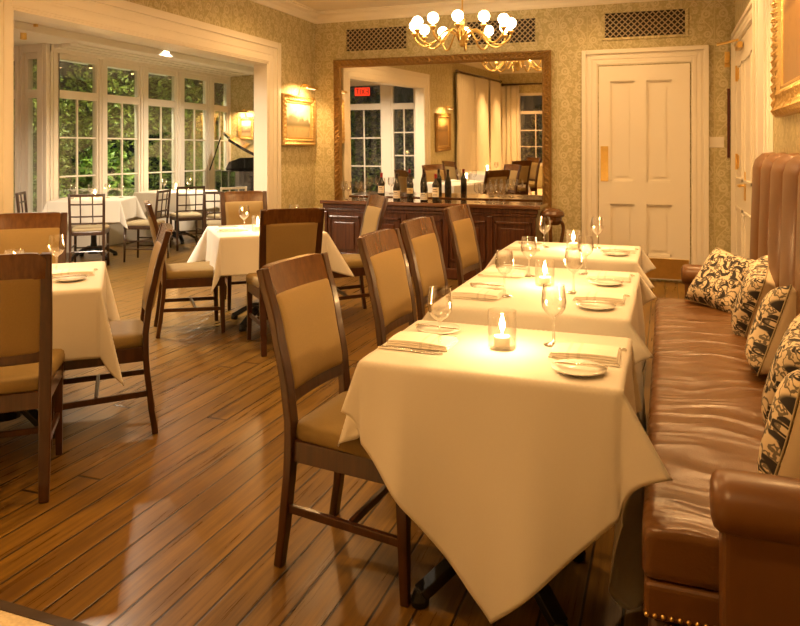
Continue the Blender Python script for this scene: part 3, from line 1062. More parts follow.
TB = (-6.90, 9.0)
lay('square table at the left of the garden room under white cloth', 'bright white cloth on the left garden room table by the windows', TA, rad(28), .42, .42, 'aligned', .28, gf, 6, beta=27, ear=45, spread=22, top=.76)
lay('square table at the right of the garden room near the piano', 'bright white cloth on the right garden room table near the piano', TB, rad(8), .43, .43, 'aligned', .28, gf, 7, beta=27, ear=45, spread=22, top=.76)

# ------------------------------------------------------------------ table things
TZ = .7525
def make_wineglass(h=.20, name='wine_glass'):
    k = h / .2
    prof = [(.001, .004), (.030, .002), (.034, .001), (.034, .003), (.012, .008), (.0045, .014), (.0038, .05), (.0042, .085), (.010, .094), (.026, .106), (.038, .125), (.0415, .145), (.039, .17), (.0345, .2)]
    o = obj(name, lathe(BM(), [(r * k, z * k) for r, z in prof], 20), 'glass', smooth=True)
    tag(o, '', 'glass')
    return o
WG = make_wineglass()
SG = make_wineglass(.185, 'stemmed_glass')

def make_candle():
    t = thing('candle_holder', '', 'candle')
    obj('glass_cup', lathe(BM(), [(.001, .004), (.044, .003), (.046, .008), (.046, .125), (.044, .125), (.0435, .011), (.001, .010)], 24), 'cup', t, smooth=True)
    obj('candle', lathe(BM(), [(.001, .011), (.026, .011), (.027, .040), (.024, .043), (.001, .041)], 16), 'wax', t, smooth=True)
    obj('flame', lathe(BM(), [(.0005, .045), (.0015, .055), (.0070, .066), (.0095, .080), (.006, .096), (.0005, .114)], 10), 'flame', t, smooth=True)
    lamp('candle_light', 'POINT', (0, 0, .118), 6.5, CANDLE, .012, t)
    return t
CH = make_candle()
gc = 'lit candles in glass holders'
gg = 'wine glasses on the dining tables'
def candle(x, y, label, z=TZ, power=None):
    o = place(CH, (x, y, z), 0, label, gc)
    return o
candle(-.495, 2.30, 'lit candle in clear glass on the nearest banquette table')
candle(-.534, 3.43, 'lit candle in clear glass on the second banquette table')
candle(-.555, 4.74, 'lit candle in clear glass on the farthest banquette table')
candle(ML[0] - .06, ML[1] + .10, 'lit candle in clear glass on the left foreground table behind the dark chair back')
candle(MM[0] + .03, MM[1] - .16, 'lit candle in clear glass on the middle table')
candle(TA[0] + .0, TA[1] + .02, 'lit candle on the left garden room table', .768)
candle(TB[0] + .0, TB[1] - .02, 'lit candle on the right garden room table', .768)
for x, y, lb in ((-.683, 2.226, 'wine glass at the chair side of the nearest table'), (-.344, 2.40, 'wine glass at the bench side of the nearest table'),
                 (-.663, 3.13, 'wine glass at chair side near end of the second banquette table'), (-.650, 3.66, 'wine glass at chair side far end of the second banquette table'),
                 (-.385, 3.30, 'wine glass at bench side near end of the second banquette table'), (-.385, 3.82, 'wine glass at bench side far end of the second banquette table'),
                 (-.745, 4.77, 'wine glass at chair side of the farthest banquette table'), (-.415, 4.85, 'wine glass at bench side of the farthest banquette table'),
                 (ML[0] + .13, ML[1] + .19, 'wine glass beside the napkin on the left foreground table'),
                 (MM[0] - .10, MM[1] - .15, 'wine glass beside the candle on the middle table'), (MM[0] + .22, MM[1] + .08, 'wine glass at the bar side of the middle table')):
    place(WG, (x, y, TZ), random.uniform(0, 6), lb, gg)
gx = 'stemmed glasses on the garden room tables'
for c, lab, offs in ((TA, 'left garden room table', ((-.20, -.14, 'left of the candle'), (.08, -.13, 'just left of the chair top'), (.13, .10, 'just right of the candle'), (.26, .20, 'rightmost'))),
                     (TB, 'right garden room table', ((-.14, -.12, 'left of the candle'), (.14, .10, 'right of the candle')))):
    for dx, dy, w in offs:
        place(SG, (c[0] + dx, c[1] + dy, .768), 0, 'stemmed glass on the %s, %s' % (lab, w), gx)

def make_napkin():
    b = BM()
    w, l = .065, .105
    for k, (z0, z1, s) in enumerate(((0, .006, 0), (.006, .012, .003), (.012, .018, .006))):
        rings = []
        for x in [-l + s + (2 * l - 2 * s) * q / 8 for q in range(9)]:
            up = .003 * math.sin((x + l) * 20) * (k + 1) / 3
            rings.append([(x, -w + s, z0 + up * .3), (x, w - s, z0 + up * .3), (x, w - s + .002, (z0 + z1) / 2 + up * .5), (x, w - s, z1 + up), (x, 0, z1 + up + .002), (x, -w + s, z1 + up), (x, -w + s - .002, (z0 + z1) / 2 + up * .5)])
        loft(b, rings)
    o = obj('napkin', b, 'napkin', smooth=False)
    return tag(o, '', 'napkin')
NP = make_napkin()
def make_knife(l=.22, name='table_knife'):
    b = BM()
    k = l / .22
    loft(b, [[(x * k, -w, z0), (x * k, w, z0), (x * k, w, z1), (x * k, -w, z1)] for x, w, z0, z1 in ((-.11, .004, 0, .006), (-.10, .0055, 0, .008), (-.03, .0045, 0, .007), (.0, .004, .001, .006), (.01, .009, .001, .0035), (.08, .009, .001, .003), (.11, .002, .001, .002))])
    return tag(obj(name, b, 'steel', bev=.0008), '', 'knife')
def make_fork():
    b = BM()
    loft(b, [[(x, -w, z), (x, w, z), (x, w, z + .004), (x, -w, z + .004)] for x, w, z in ((-.10, .006, 0), (-.08, .005, .002), (0, .003, .004), (.03, .004, .003), (.045, .011, .001), (.06, .012, .001))])
    for y in (-.0095, -.0032, .0032, .0095):
        loft(b, [[(x, y - .0018, z), (x, y + .0018, z), (x, y + .0018, z + .002), (x, y - .0018, z + .002)] for x, z in ((.058, .001), (.08, .003), (.10, .008))])
    return tag(obj('fork', b, 'steel'), '', 'fork')
KN, FK, BK = make_knife(), make_fork(), make_knife(.16, 'butter_knife')
def make_plate():
    t = thing('bread_plate', '', 'plate')
    obj('dish', lathe(BM(), [(.001, .003), (.04, .002), (.045, .0), (.05, .003), (.078, .012), (.079, .015), (.05, .007), (.001, .006)], 28), 'china', t, smooth=True)
    return t
BP = make_plate()
def setting(x, y, ang, where, z=TZ):
    """ang: the direction the diner faces"""
    ca, sa = math.cos(ang), math.sin(ang)
    def w(f, l):      # forward, left
        return (x + ca * f - sa * l, y + sa * f + ca * l)
    place(NP, (*w(0, 0), z + .002), ang, 'folded striped linen napkin %s' % where, 'napkins laid on the tables')
    place(KN, (*w(-.01, -.095), z + .001), ang, 'silver table knife %s' % where, 'knives beside the napkins')
    place(FK, (*w(-.01, .085), z + .001), ang, 'silver fork %s' % where, 'forks beside the napkins')
    place(BP, (*w(.0, .175), z), ang, 'small white bread plate %s' % where, 'bread plates')
    place(BK, (*w(.0, .165), z + .0155), ang, 'butter knife on the bread plate %s' % where, 'butter knives on bread plates')
setting(-.755, 2.265, 0, 'at the chair side of the nearest banquette table')
setting(-.235, 2.315, PI, 'at the bench side of the nearest banquette table')
setting(-.775, 3.10, 0, 'at chair side near end of the second banquette table')
setting(-.775, 3.67, 0, 'at chair side far end of the second banquette table')
setting(-.265, 3.20, PI, 'at bench side near end of the second banquette table')
setting(-.265, 3.74, PI, 'at bench side far end of the second banquette table')
setting(-.845, 4.65, 0, 'at chair side of the farthest banquette table')
setting(-.28, 4.75, PI, 'at bench side of the farthest banquette table')
def aset(c, a, d, where):
    setting(c[0] + math.cos(a) * d, c[1] + math.sin(a) * d, a + PI, where)
aset(ML, A41, .30, 'at the right side of the left foreground table')
aset(ML, A41 - PI / 2, .30, 'at the camera side of the left foreground table')
aset(MM, A41 + PI, .27, 'at the left side of the middle table')
aset(MM, A41, .27, 'at the bar side of the middle table')

# ------------------------------------------------------------------ banquette
bq = thing('banquette', 'long brown leather banquette with fluted back along the right wall', 'bench', (0, 0, 0))
BX0, BXW, BY0, BY1 = -.055, .655, 1.885, 4.83
def soft_box(x0, x1, y0, y1, z0, z1, r, nx, ny, nz, puff=0):
    """box with rounded edges and gently domed top"""
    bm = BM()
    bmesh.ops.create_cube(bm, size=1)
    bmesh.ops.subdivide_edges(bm, edges=bm.edges, cuts=max(nx, ny), use_grid_fill=True)
    cx, cy, cz = (x0 + x1) / 2, (y0 + y1) / 2, (z0 + z1) / 2
    hx, hy, hz = (x1 - x0) / 2, (y1 - y0) / 2, (z1 - z0) / 2
    for v in bm.verts:
        def rm(c):     # pull grid lines towards the edges
            s = 1 if c >= 0 else -1
            return s * (1 - (1 - abs(c) * 2) ** 1.6)
        p = Vector((rm(v.co.x) * hx, rm(v.co.y) * hy, rm(v.co.z) * hz))
        q = Vector((max(-hx + r, min(hx - r, p.x)), max(-hy + r, min(hy - r, p.y)), max(-hz + r, min(hz - r, p.z))))
        d = p - q
        if d.length > 1e-6:
            p = q + d.normalized() * min(d.length, r)
        if p.z > 0 and puff:
            p.z += puff * (1 - (p.x / hx) ** 2) * (1 - (p.y / hy) ** 4)
        v.co = (p.x + cx, p.y + cy, p.z + cz)
    return bm
obj('seat_cushion', soft_box(BX0, .56, BY0, BY1, .325, .465, .028, 24, 24, 6, .018), 'seatleather', bq, smooth=True)
obj('base_rail', box(BM(), BX0 + .005, .64, BY0 - .005, BY1 + .1, .235, .328), 'leather', bq, .014, seg=3)
nail0 = obj('nailhead', ball(BM(), (0, 0, 0), .0062, 8, 5), 'brass', bq, smooth=True)
for k in range(36):
    nl = nail0 if k == 0 else nail0.copy()
    if k:
        C.objects.link(nl)
        nl.parent = bq
    nl.location = (BX0 + .012 + k * .0195, BY0 - .006, .25)
obj('plinth', box(BM(), BX0 + .06, .63, BY0 + .05, BY1 + .05, .06, .236), 'rugedge', bq)
for x, y in ((BX0 + .05, BY0 + .05), (BX0 + .05, BY1 + .05), (BX0 + .05, 3.3), (.58, BY0 + .05)):
    obj('foot', lathe(BM(), [(.001, 0), (.022, 0), (.026, .02), (.034, .10), (.036, .236), (.001, .236)], 12, (x, y, 0)), 'darkwood', bq, smooth=True)
# fluted back
b = BM()
prof = [(.515, .40, -1, 0)]
for z in (.5, .6, .7, .8, .9, 1.0, 1.1, 1.2):
    prof.append((.515 + .03 * (z - .4), z, -1, .05))
for k in range(7):
    a = rad(180 - 180 * k / 6)
    prof.append((.605 + .064 * math.cos(a), 1.285 + .07 * math.sin(a), math.cos(a), math.sin(a)))
prof += [(.668, 1.0, 1, 0), (.668, .4, 1, 0)]
fl, ya, yb = 8, 1.76, 5.0
cell = (yb - ya) / fl
rows = []
for i in range(fl * 20 + 1):
    y = ya + (yb - ya) * i / (fl * 20)
    ph = (i % 20) / 20
    bul = .042 * abs(math.sin(PI * ph)) ** .40
    end = min(1, min(y - ya, yb - y) / .05)
    rr = math.sqrt(max(0, 1 - (1 - end) ** 2))
    ring = []
    for (x, z, nx, nz) in prof:
        bb = bul * max(0, min(1, .2 + -nx + abs(nz) * .6)) if nx < .5 else 0
        zz = z + nz * bb * .8
        if z > 1.1:
            zz -= .10 * (1 - rr)
        ring.append((x + nx * bb + (.05 * (1 - rr) if nx < 0 else 0), y, zz))
    rows.append(ring)
loft(b, rows, True, True)
obj('backrest', b, 'leather', bq, smooth=True)
# rolled arms
def arm(yc, sgn):
    a = BM()
    prof2 = []
    for k in range(20):
        t = 2 * PI * k / 20
        prof2.append((.088 * math.cos(t), .066 * math.sin(t)))
    rings = []
    for x, k in ((.098, .55), (.103, .80), (.115, .95), (.135, 1.0), (.40, 1.0), (.66, 1.0)):
        rings.append([(x, yc + p * k, .600 + q * k) for p, q in prof2])
    loft(a, rings)
    o = obj('arm_roll', a, 'leather', bq, smooth=True)
    obj('arm_panel', box(BM(), .118, .655, yc - .062, yc + .062, .10, .575), 'leather', bq, .016, seg=3)
    c = BM()
    lathe(c, [(.001, .006), (.05, .005), (.06, 0)], 20)
arm(1.79, -1)
arm(4.93, 1)

# cushions
def make_pillow(s=.19, th=.088):
    b = BM()
    n = 18
    F, B = [], []
    def p(i, j, sd):
        u, v = -1 + 2 * i / n, -1 + 2 * j / n
        e = (1 - u ** 4) * (1 - v ** 4)
        k = 1 - .07 * (1 - max(abs(u), abs(v))) - .07 * (1 - abs(abs(u) - abs(v))) * 0
        pin = 1 - .09 * (1 - (min(abs(u), abs(v)) / max(1e-6, max(abs(u), abs(v)))) ** 1.5) * max(abs(u), abs(v)) ** 3
        return (u * s * pin, sd * th * e ** .55, v * s * pin)
    for j in range(n + 1):
        F.append([b.verts.new(p(i, j, -1)) for i in range(n + 1)])
    for j in range(n + 1):
        r = []
        for i in range(n + 1):
            if i in (0, n) or j in (0, n):
                r.append(F[j][i])
            else:
                r.append(b.verts.new(p(i, j, 1)))
        B.append(r)
    for j in range(n):
        for i in range(n):
            b.faces.new((F[j][i], F[j][i + 1], F[j + 1][i + 1], F[j + 1][i]))
            b.faces.new((B[j][i], B[j + 1][i], B[j + 1][i + 1], B[j][i + 1]))
    t = thing('cushion', '', 'cushion')
    obj('cover', b, 'damask', t, smooth=True)
    pp = BM()
    loop = [(p(i, 0, 0)[0], 0, p(i, 0, 0)[2]) for i in range(n)] + [(p(n, j, 0)[0], 0, p(n, j, 0)[2]) for j in range(n)] \
        + [(p(n - i, n, 0)[0], 0, p(n - i, n, 0)[2]) for i in range(n)] + [(p(0, n - j, 0)[0], 0, p(0, n - j, 0)[2]) for j in range(n + 1)]
    tube(pp, loop, .0032, 6)
    obj('piping', pp, 'seatfab', t, smooth=True)
    return t
PW = make_pillow()
gp = 'black and ivory cushions on the banquette'
def cushion(x, y, z, yaw, lean, spin, label):
    o = place(PW, (x, y, z), 0, label, gp)
    # local -y is the patterned face
    o.rotation_euler = (Matrix.Rotation(yaw, 3, 'Z') @ Matrix.Rotation(lean, 3, 'X') @ Matrix.Rotation(spin, 3, 'Y')).to_euler()
cushion(.335, 4.63, .62, rad(-42), rad(-36), rad(8), 'black patterned ivory cushion square to camera in the far corner of the banquette')
cushion(.435, 4.02, .645, rad(-98), rad(-17), rad(14), 'black patterned ivory cushion second from the far end of the banquette')
cushion(.435, 3.34, .645, rad(-104), rad(-17), rad(-14), 'black patterned ivory cushion in the middle of the banquette cushions')
cushion(.435, 2.76, .645, rad(-104), rad(-17), rad(16), 'black patterned ivory cushion second from the near banquette arm')
cushion(.39, 2.22, .65, rad(-124), rad(-15), rad(0), 'black patterned ivory cushion nearest camera beside the rolled leather arm')

# ------------------------------------------------------------------ bar
br = thing('bar_counter', 'panelled dark mahogany bar counter under the large mirror', 'bar', (0, 0, 0))
bx0, bx1, by0, by1, bz = -3.66, -1.25, 7.45, 7.90, .775
b = BM()
box(b, bx0 - .05, bx1 + .05, by0 - .05, by1 + .03, bz, bz + .042)
obj('counter_top', b, 'bartop', br, .010, seg=3)
obj('body', box(BM(), bx0, bx1, by0, by1, .10, bz), 'barwood', br)
obj('plinth', box(BM(), bx0 - .03, bx1 + .03, by0 - .03, by1, 0, .12), 'barwood', br, .012)
b = BM()
box(b, bx0 - .025, bx1 + .025, by0 - .025, by1, bz - .05, bz)
box(b, bx0 - .012, bx1 + .012, by0 - .012, by1, bz - .085, bz - .05)
obj('moulding', b, 'barwood', br, .008)
npan = 5
wp = (bx1 - bx0) / npan
for k in range(npan):
    x0, x1 = bx0 + k * wp + .045, bx0 + (k + 1) * wp - .045
    b = BM()
    for q in ((x0, x0 + .03, .19, .64), (x1 - .03, x1, .19, .64), (x0, x1, .19, .22), (x0, x1, .61, .64)):
        box(b, q[0], q[1], by0 - .016, by0, q[2], q[3])
    box(b, x0 + .07, x1 - .07, by0 - .012, by0, .26, .57)
    obj('front_panel', b, 'barwood', br, .006)
for k in range(npan + 1):
    x = bx0 + k * wp
    obj('pilaster', box(BM(), max(bx0, x - .03), min(bx1, x + .03), by0 - .022, by0, .12, bz - .085), 'barwood', br, .005)
BZ = bz + .0425
def make_bottle(kind):
    t = thing('wine_bottle', '', 'bottle')
    if kind == 0:      # high shouldered
        pr = [(.001, .0), (.036, .0), (.038, .006), (.038, .19), (.034, .21), (.018, .235), (.0145, .25), (.0140, .30), (.0155, .301), (.0155, .31), (.001, .31)]
        cap0 = .262
    else:              # sloped shoulders
        pr = [(.001, .0), (.040, .0), (.042, .006), (.042, .14), (.036, .175), (.022, .225), (.0155, .255), (.0140, .295), (.0155, .296), (.0155, .305), (.001, .305)]
        cap0 = .255
    obj('glass_body', lathe(BM(), pr, 18), 'bottleglass', t, smooth=True)
    return t, cap0
bots = [(-3.02, 7.585, 0, 'capsred', 'labelpaper', .085, .165, 'leftmost, red capsule'), (-2.835, 7.59, 1, 'capsdark', 'labelpaper', .03, .115, 'second from left, sloping shoulders'),
        (-2.655, 7.53, 0, 'capsdark', 'labelgold', .09, .15, 'middle one, tall with dark gold label'), (-2.515, 7.60, 1, 'capsdark', 'labelpaper', .02, .095, 'fourth from left, low white label'),
        (-2.345, 7.49, 0, 'capsred', 'labelpaper', .06, .165, 'rightmost, tall white label and red capsule')]
for x, y, kd, cap, lab, z0, z1, lb in bots:
    t, c0 = make_bottle(kd)
    t.location = (x, y, BZ)
    tag(t, 'dark wine bottle on the bar counter, %s' % lb, 'bottle', 'wine bottles on the bar')
    R = (.0385, .0425)[kd]
    lb_ = BM()
    rings = [[(math.cos(a) * R, math.sin(a) * R, z) for a in [rad(-90 - 75 + 150 * q / 12) for q in range(13)]] for z in (z0, z1)]
    loft(lb_, rings, False, False)
    lo = obj('paper_label', lb_, lab, t, smooth=True)
    ink = BM()
    R2 = R + .0006
    for q, (f0, f1, hw) in enumerate(((.72, .82, 30), (.52, .60, 45), (.25, .29, 38), (.12, .16, 38))):
        loft(ink, [[(math.cos(a) * R2, math.sin(a) * R2, z0 + (z1 - z0) * f) for a in [rad(-90 - hw + 2 * hw * w / 6) for w in range(7)]] for f in (f0, f1)], False, False)
    obj('label_print', ink, 'labelink', lo)
    obj('capsule', lathe(BM(), [(.0150, c0), (.0152, .30), (.0165, .301), (.0165, .3115), (.001, .3125)], 16), cap, t, smooth=True)
BG = make_wineglass(.205, 'bar_glass')
for i, (x, y) in enumerate(((-1.93, 7.70), (-1.865, 7.62), (-1.80, 7.70), (-1.735, 7.60), (-1.70, 7.70), (-1.62, 7.62))):
    place(BG, (x, y, BZ), 0, 'empty wine glass on the right of the bar counter, %s of six' % ('first from left', 'second from left', 'third from left', 'fourth from left', 'fifth from left', 'rightmost')[i], 'wine glasses on the bar')
for i, (x, y) in enumerate(((-3.53, 7.68), (-3.44, 7.60), (-3.35, 7.70), (-3.26, 7.62))):
    place(BG, (x, y, BZ), 0, 'empty wine glass at the left end of the bar counter, %s of four' % ('leftmost', 'second', 'third', 'rightmost')[i], 'wine glasses on the bar')

# small carved stand at the end of the bar
st = thing('side_stand', 'small carved wooden stand with curved legs between bar end and table row', 'stand', (-1.09, 7.50, 0))
b = lathe(BM(), [(.001, .70), (.11, .70), (.125, .715), (.125, .735), (.11, .76), (.07, .785), (.001, .795)], 22)
obj('stand_top', b, 'midwood', st, smooth=False)
obj('apron', lathe(BM(), [(.001, .62), (.07, .62), (.095, .66), (.10, .70), (.001, .70)], 18), 'midwood', st)
for k in range(3):
    a = rad(30 + k * 120)
    pts = curve_pts([(math.cos(a) * r, math.sin(a) * r, z) for r, z in ((.075, .68), (.12, .58), (.08, .36), (.06, .18), (.12, .015))], 16)
    obj('leg', tube(BM(), pts, 0, rect=(.035, .035)), 'midwood', st, .008)

# ------------------------------------------------------------------ mirror and pictures
def ornate_frame(w, h, fw, th, amp=.008, rep=.06):
    """carved frame in the local xz plane, facing -y, centred at the origin; w,h outer size"""
    b = BM()
    prof = [(0, 0), (0, .55), (.10, .80), (.22, 1.0), (.40, .78), (.60, .70), (.75, .85), (.88, .62), (1.0, .35), (1.0, 0)]
    def side(L, place_pt):
        n = max(8, int(L / rep * 6))
        rings = []
        for i in range(n + 1):
            s = i / n
            ring = []
            for k, (p, q) in enumerate(prof):
                inset = p * fw
                a = -L / 2 + inset + (L - 2 * inset) * s
                hgt = q * th
                if 2 <= k <= 6:
                    hgt += amp * math.sin(2 * PI * a / rep + p * 6) * (1 if k % 2 else -.8) + amp * .5 * math.sin(2 * PI * a / (rep * .37) + k)
                ring.append(place_pt(a, inset, hgt))
            rings.append(ring)
        loft(b, rings)
    side(w, lambda a, i, t: (a, -t, h / 2 - i))
    side(w, lambda a, i, t: (a, -t, -h / 2 + i))
    side(h, lambda a, i, t: (-w / 2 + i, -t, a))
    side(h, lambda a, i, t: (w / 2 - i, -t, a))
    return b
mz0, mz1 = .68, 2.495
mr = thing('wall_mirror', 'large mirror in a carved gilt frame above the bar', 'mirror', (-2.507, YB - .012, mz0))
mw, mh = 2.65, mz1 - mz0
f = obj('frame', ornate_frame(mw, mh, .10, .055), 'gold', mr, smooth=False)
f.location = (0, 0, mh / 2)
mm = bpy.data.materials.new('mirror_silver')
t_ = NT(mm)
t_.b.inputs['Base Color'].default_value = (.86, .84, .78, 1)
t_.b.inputs['Metallic'].default_value = 1
t_.b.inputs['Roughness'].default_value = .015
g = obj('mirror_glass', box(BM(), -mw / 2 + .08, mw / 2 - .08, -.014, -.006, .08, mh - .08), mm, mr)
mr.rotation_euler = (rad(1.1), 0, 0)

def picture(name, label, loc, rz, w, h, fw, th, m, gold='gold', lampw=None, power=0, out=.17, inner=True, ldrop=.07, cat='painting', lamp_lb='painting'):
    r = thing(name, label, cat, loc, rz)
    obj('frame', ornate_frame(w, h, fw, th, .004 if w < 1 else .007, .05), gold, r)
    obj('canvas', box(BM(), -w / 2 + fw * .8, w / 2 - fw * .8, -th * .3, -.002, -h / 2 + fw * .8, h / 2 - fw * .8), m, r)
    if inner:
        b = BM()
        i = fw * .95
        for q in ((-w / 2 + i, -w / 2 + i + .02, -h / 2 + i, h / 2 - i), (w / 2 - i - .02, w / 2 - i, -h / 2 + i, h / 2 - i), (-w / 2 + i, w / 2 - i, -h / 2 + i, -h / 2 + i + .02), (-w / 2 + i, w / 2 - i, h / 2 - i - .02, h / 2 - i)):
            box(b, q[0], q[1], -th * .5, -th * .2, q[2], q[3])
        obj('inner_slip', b, 'goldpale', r, .003)
    if lampw:
        pl = thing('picture_light', 'brass picture light over the ' + lamp_lb, 'lamp', loc, rz)
        b = BM()
        zt = h / 2 + ldrop
        # half-round trough, open underneath
        segs = [rad(180 * k / 10) for k in range(11)]
        prof_o = [(math.cos(a) * .035, math.sin(a) * .035) for a in segs]
        prof_i = [(math.cos(a) * .030, math.sin(a) * .030) for a in reversed(segs)]
        rings = [[(x, -out + p, zt + q) for p, q in prof_o + prof_i] for x in (-lampw / 2, lampw / 2)]
        loft(b, rings)
        obj('shade', b, 'brass', pl)
        obj('arm', tube(BM(), curve_pts([(0, -.01, h / 2 - .03), (0, -.06, zt + .05), (0, -out, zt + .035)], 10), .007, 6), 'brass', pl, smooth=True)
        bl = tube(BM(), [(-lampw * .4, -out, zt + .005), (lampw * .4, -out, zt + .005)], .010, 8)
        obj('bulb', bl, emit('picture_bulb', (1, .68, .33), 2.5), pl)
        for k in (-1, 0, 1):
            l = lamp('picture_glow', 'SPOT', (k * lampw * .32, -out, zt - .012), power * .35, WARM, .02, pl, spot=165, blend=.9)
            l.rotation_euler = (rad(38), 0, 0)
    return r
picture('landscape_painting', 'small gilt framed landscape painting in lamplight beside the opening casing', (XL + .004, 7.625, 1.74), rad(90), .80, .60, .085, .05, M['scene1'], 'goldpale', .26, 55, .18, lamp_lb='small landscape beside the opening casing')
picture('portrait_painting', 'large ornate gilt framed painting on the right wall above the banquette', (XR - .004, 4.15, 2.17), rad(-90), 1.50, 1.16, .17, .06, M['scene2'], 'goldpale', .45, 190, .20, ldrop=.06, lamp_lb='large painting on the right wall')
picture('small_painting', 'small gilt framed painting on the garden room end wall by the piano', (-7.20 + .0, SY1 - .004, 1.78), 0, .34, .42, .055, .035, M['scene3'], 'goldpale', .22, 40, .14, lamp_lb='small painting by the piano')
picture('dark_painting', 'dark gilt framed painting on the left wall, seen only in the mirror', (XL + .004, 2.55, 1.52), rad(90), .95, .75, .10, .05, M['scene2'], 'gold', .26, 40, .18, lamp_lb='dark painting seen in the mirror')

# ------------------------------------------------------------------ curtains and rods (seen in the mirror)
def drape(label, loc, rz, w, h):
    b = BM()
    n = 90
    rings = []
    for j in range(9):
        z = h * j / 8
        row = []
        for i in range(n + 1):
            u = i / n
            a = .045 * (1 - .35 * j / 8)
            row.append(((u - .5) * w * (1 + .05 * math.sin(j)), -.06 - a * math.sin(u * w * 46 + .6 * math.sin(u * 9 + j * .2)), z))
        rings.append(row)
    loft(b, rings, False, False)
    o = obj('drape', b, 'drape', smooth=True, solid=.004)
    o.location = loc
    o.rotation_euler.z = rz
    return tag(o, label, 'curtain', 'ivory drapes')
drape('ivory floor length drape on the left wall, nearest the dark painting', (XL + .03, 1.10, .02), rad(90), 1.25, 2.70)
drape('ivory floor length drape in the middle of the left wall drapes', (XL + .03, -.35, .02), rad(90), 1.20, 2.70)
drape('ivory floor length drape on the left wall by the room corner', (XL + .03, -1.75, .02), rad(90), 1.15, 2.70)
drape('ivory floor length drape on the front wall beside the dark window', (-3.83, YF + .03, .02), rad(180), .50, 2.62)
def rod(label, p0, p1):
    t = thing('curtain_rod', label, 'curtain rod', (0, 0, 0))
    obj('pole', tube(BM(), [p0, p1], .022, 10), 'darkwood', t, smooth=True)
    for p in (p0, p1):
        obj('finial', ball(BM(), p, .04), 'darkwood', t, smooth=True)
rod('dark curtain rod along the left wall above ivory drapes', (XL + .10, -2.4, 2.76), (XL + .10, 1.75, 2.76))
rod('dark curtain rod across the front wall above the dark window', (XL + .12, YF + .10, 2.68), (-2.3, YF + .10, 2.68))

# ------------------------------------------------------------------ grilles, switch, small wall things
def grille(label, x0, x1, z0=2.605, z1=2.868):
    t = thing('air_grille', label, 'vent', ((x0 + x1) / 2, YB, (z0 + z1) / 2), 0, 'lattice air grilles high on the back wall')
    w, h = x1 - x0, z1 - z0
    b = BM()
    for q in ((-w / 2 - .03, w / 2 + .03, -h / 2 - .03, -h / 2), (-w / 2 - .03, w / 2 + .03, h / 2, h / 2 + .03), (-w / 2 - .03, -w / 2, -h / 2, h / 2), (w / 2, w / 2 + .03, -h / 2, h / 2)):
        box(b, q[0], q[1], -.014, 0, q[2], q[3])
    obj('grille_frame', b, 'paper_x', t, .003)
    obj('void_shade', box(BM(), -w / 2, w / 2, -.003, -.001, -h / 2, h / 2), 'holes', t)  # near-black sheet stands in for the shaded duct opening
    b = BM()
    p = .062
    def bar(xa, za, xb, zb):
        d = Vector((xb - xa, 0, zb - za))
        if d.length < 1e-4:
            return
        n = Vector((-d.z, 0, d.x)).normalized() * .0052
        A, B = Vector((xa, 0, za)), Vector((xb, 0, zb))
        loft(b, [[(v.x, y, v.z) for v in (A - n, A + n, B + n, B - n)] for y in (-.004, -.010)])
    k = -w / 2 - h / 2
    while k < w / 2 + h / 2:
        for s in (1, -1):
            # line x = k + s*z clipped to the rectangle
            za, zb = -h / 2, h / 2
            xa, xb = k + s * za, k + s * zb
            def clip(xa, za, xb, zb):
                for lim, up in ((-w / 2, False), (w / 2, True)):
                    pts = [(xa, za), (xb, zb)]
                    ins = [(p_[0] <= lim if up else p_[0] >= lim) for p_ in pts]
                    if not any(ins):
                        return None
                    if not all(ins):
                        t0 = (lim - xa) / (xb - xa)
                        ip = (lim, za + (zb - za) * t0)
                        if ins[0]:
                            xb, zb = ip
                        else:
                            xa, za = ip
                return xa, za, xb, zb
            r = clip(xa, za, xb, zb)
            if r:
                bar(*r)
        k += p
    obj('lattice', b, mat('grille_lattice', (.42, .33, .19), .5) if 'grille_lattice' not in bpy.data.materials else bpy.data.materials['grille_lattice'], t)
grille('dark lattice air grille above the left end of the mirror', -3.687, -2.90)
grille('dark lattice air grille behind the chandelier', -2.155, -1.365)
grille('dark lattice air grille above the white panelled door', -.612, .197)
o = obj('wall_strip', box(BM(), .600, .625, YB - .02, YB - .001, 1.31, 2.02), 'redwood', bev=.004)
tag(o, 'narrow dark red strip of wood hanging on the wall by the corner', 'panel')
o = thing('wall_hook', 'small brass bell pull high on the wall by the corner', 'hook', (.60, YB, 2.32))
obj('back_plate', box(BM(), -.025, .025, -.008, 0, -.08, .08), 'brass', o, .003)
obj('knob', ball(BM(), (0, -.03, -.03), .022), 'brass', o, smooth=True)
o = thing('switch_plate', 'pale triple light switch plate right of the panelled door', 'switch', (.50, YB, 1.47))
obj('plate', box(BM(), -.07, .07, -.006, 0, -.055, .055), 'paint', o, .003)
for k in (-1, 0, 1):
    obj('toggle', box(BM(), k * .04 - .006, k * .04 + .006, -.016, -.006, -.014, .014), 'paint', o)

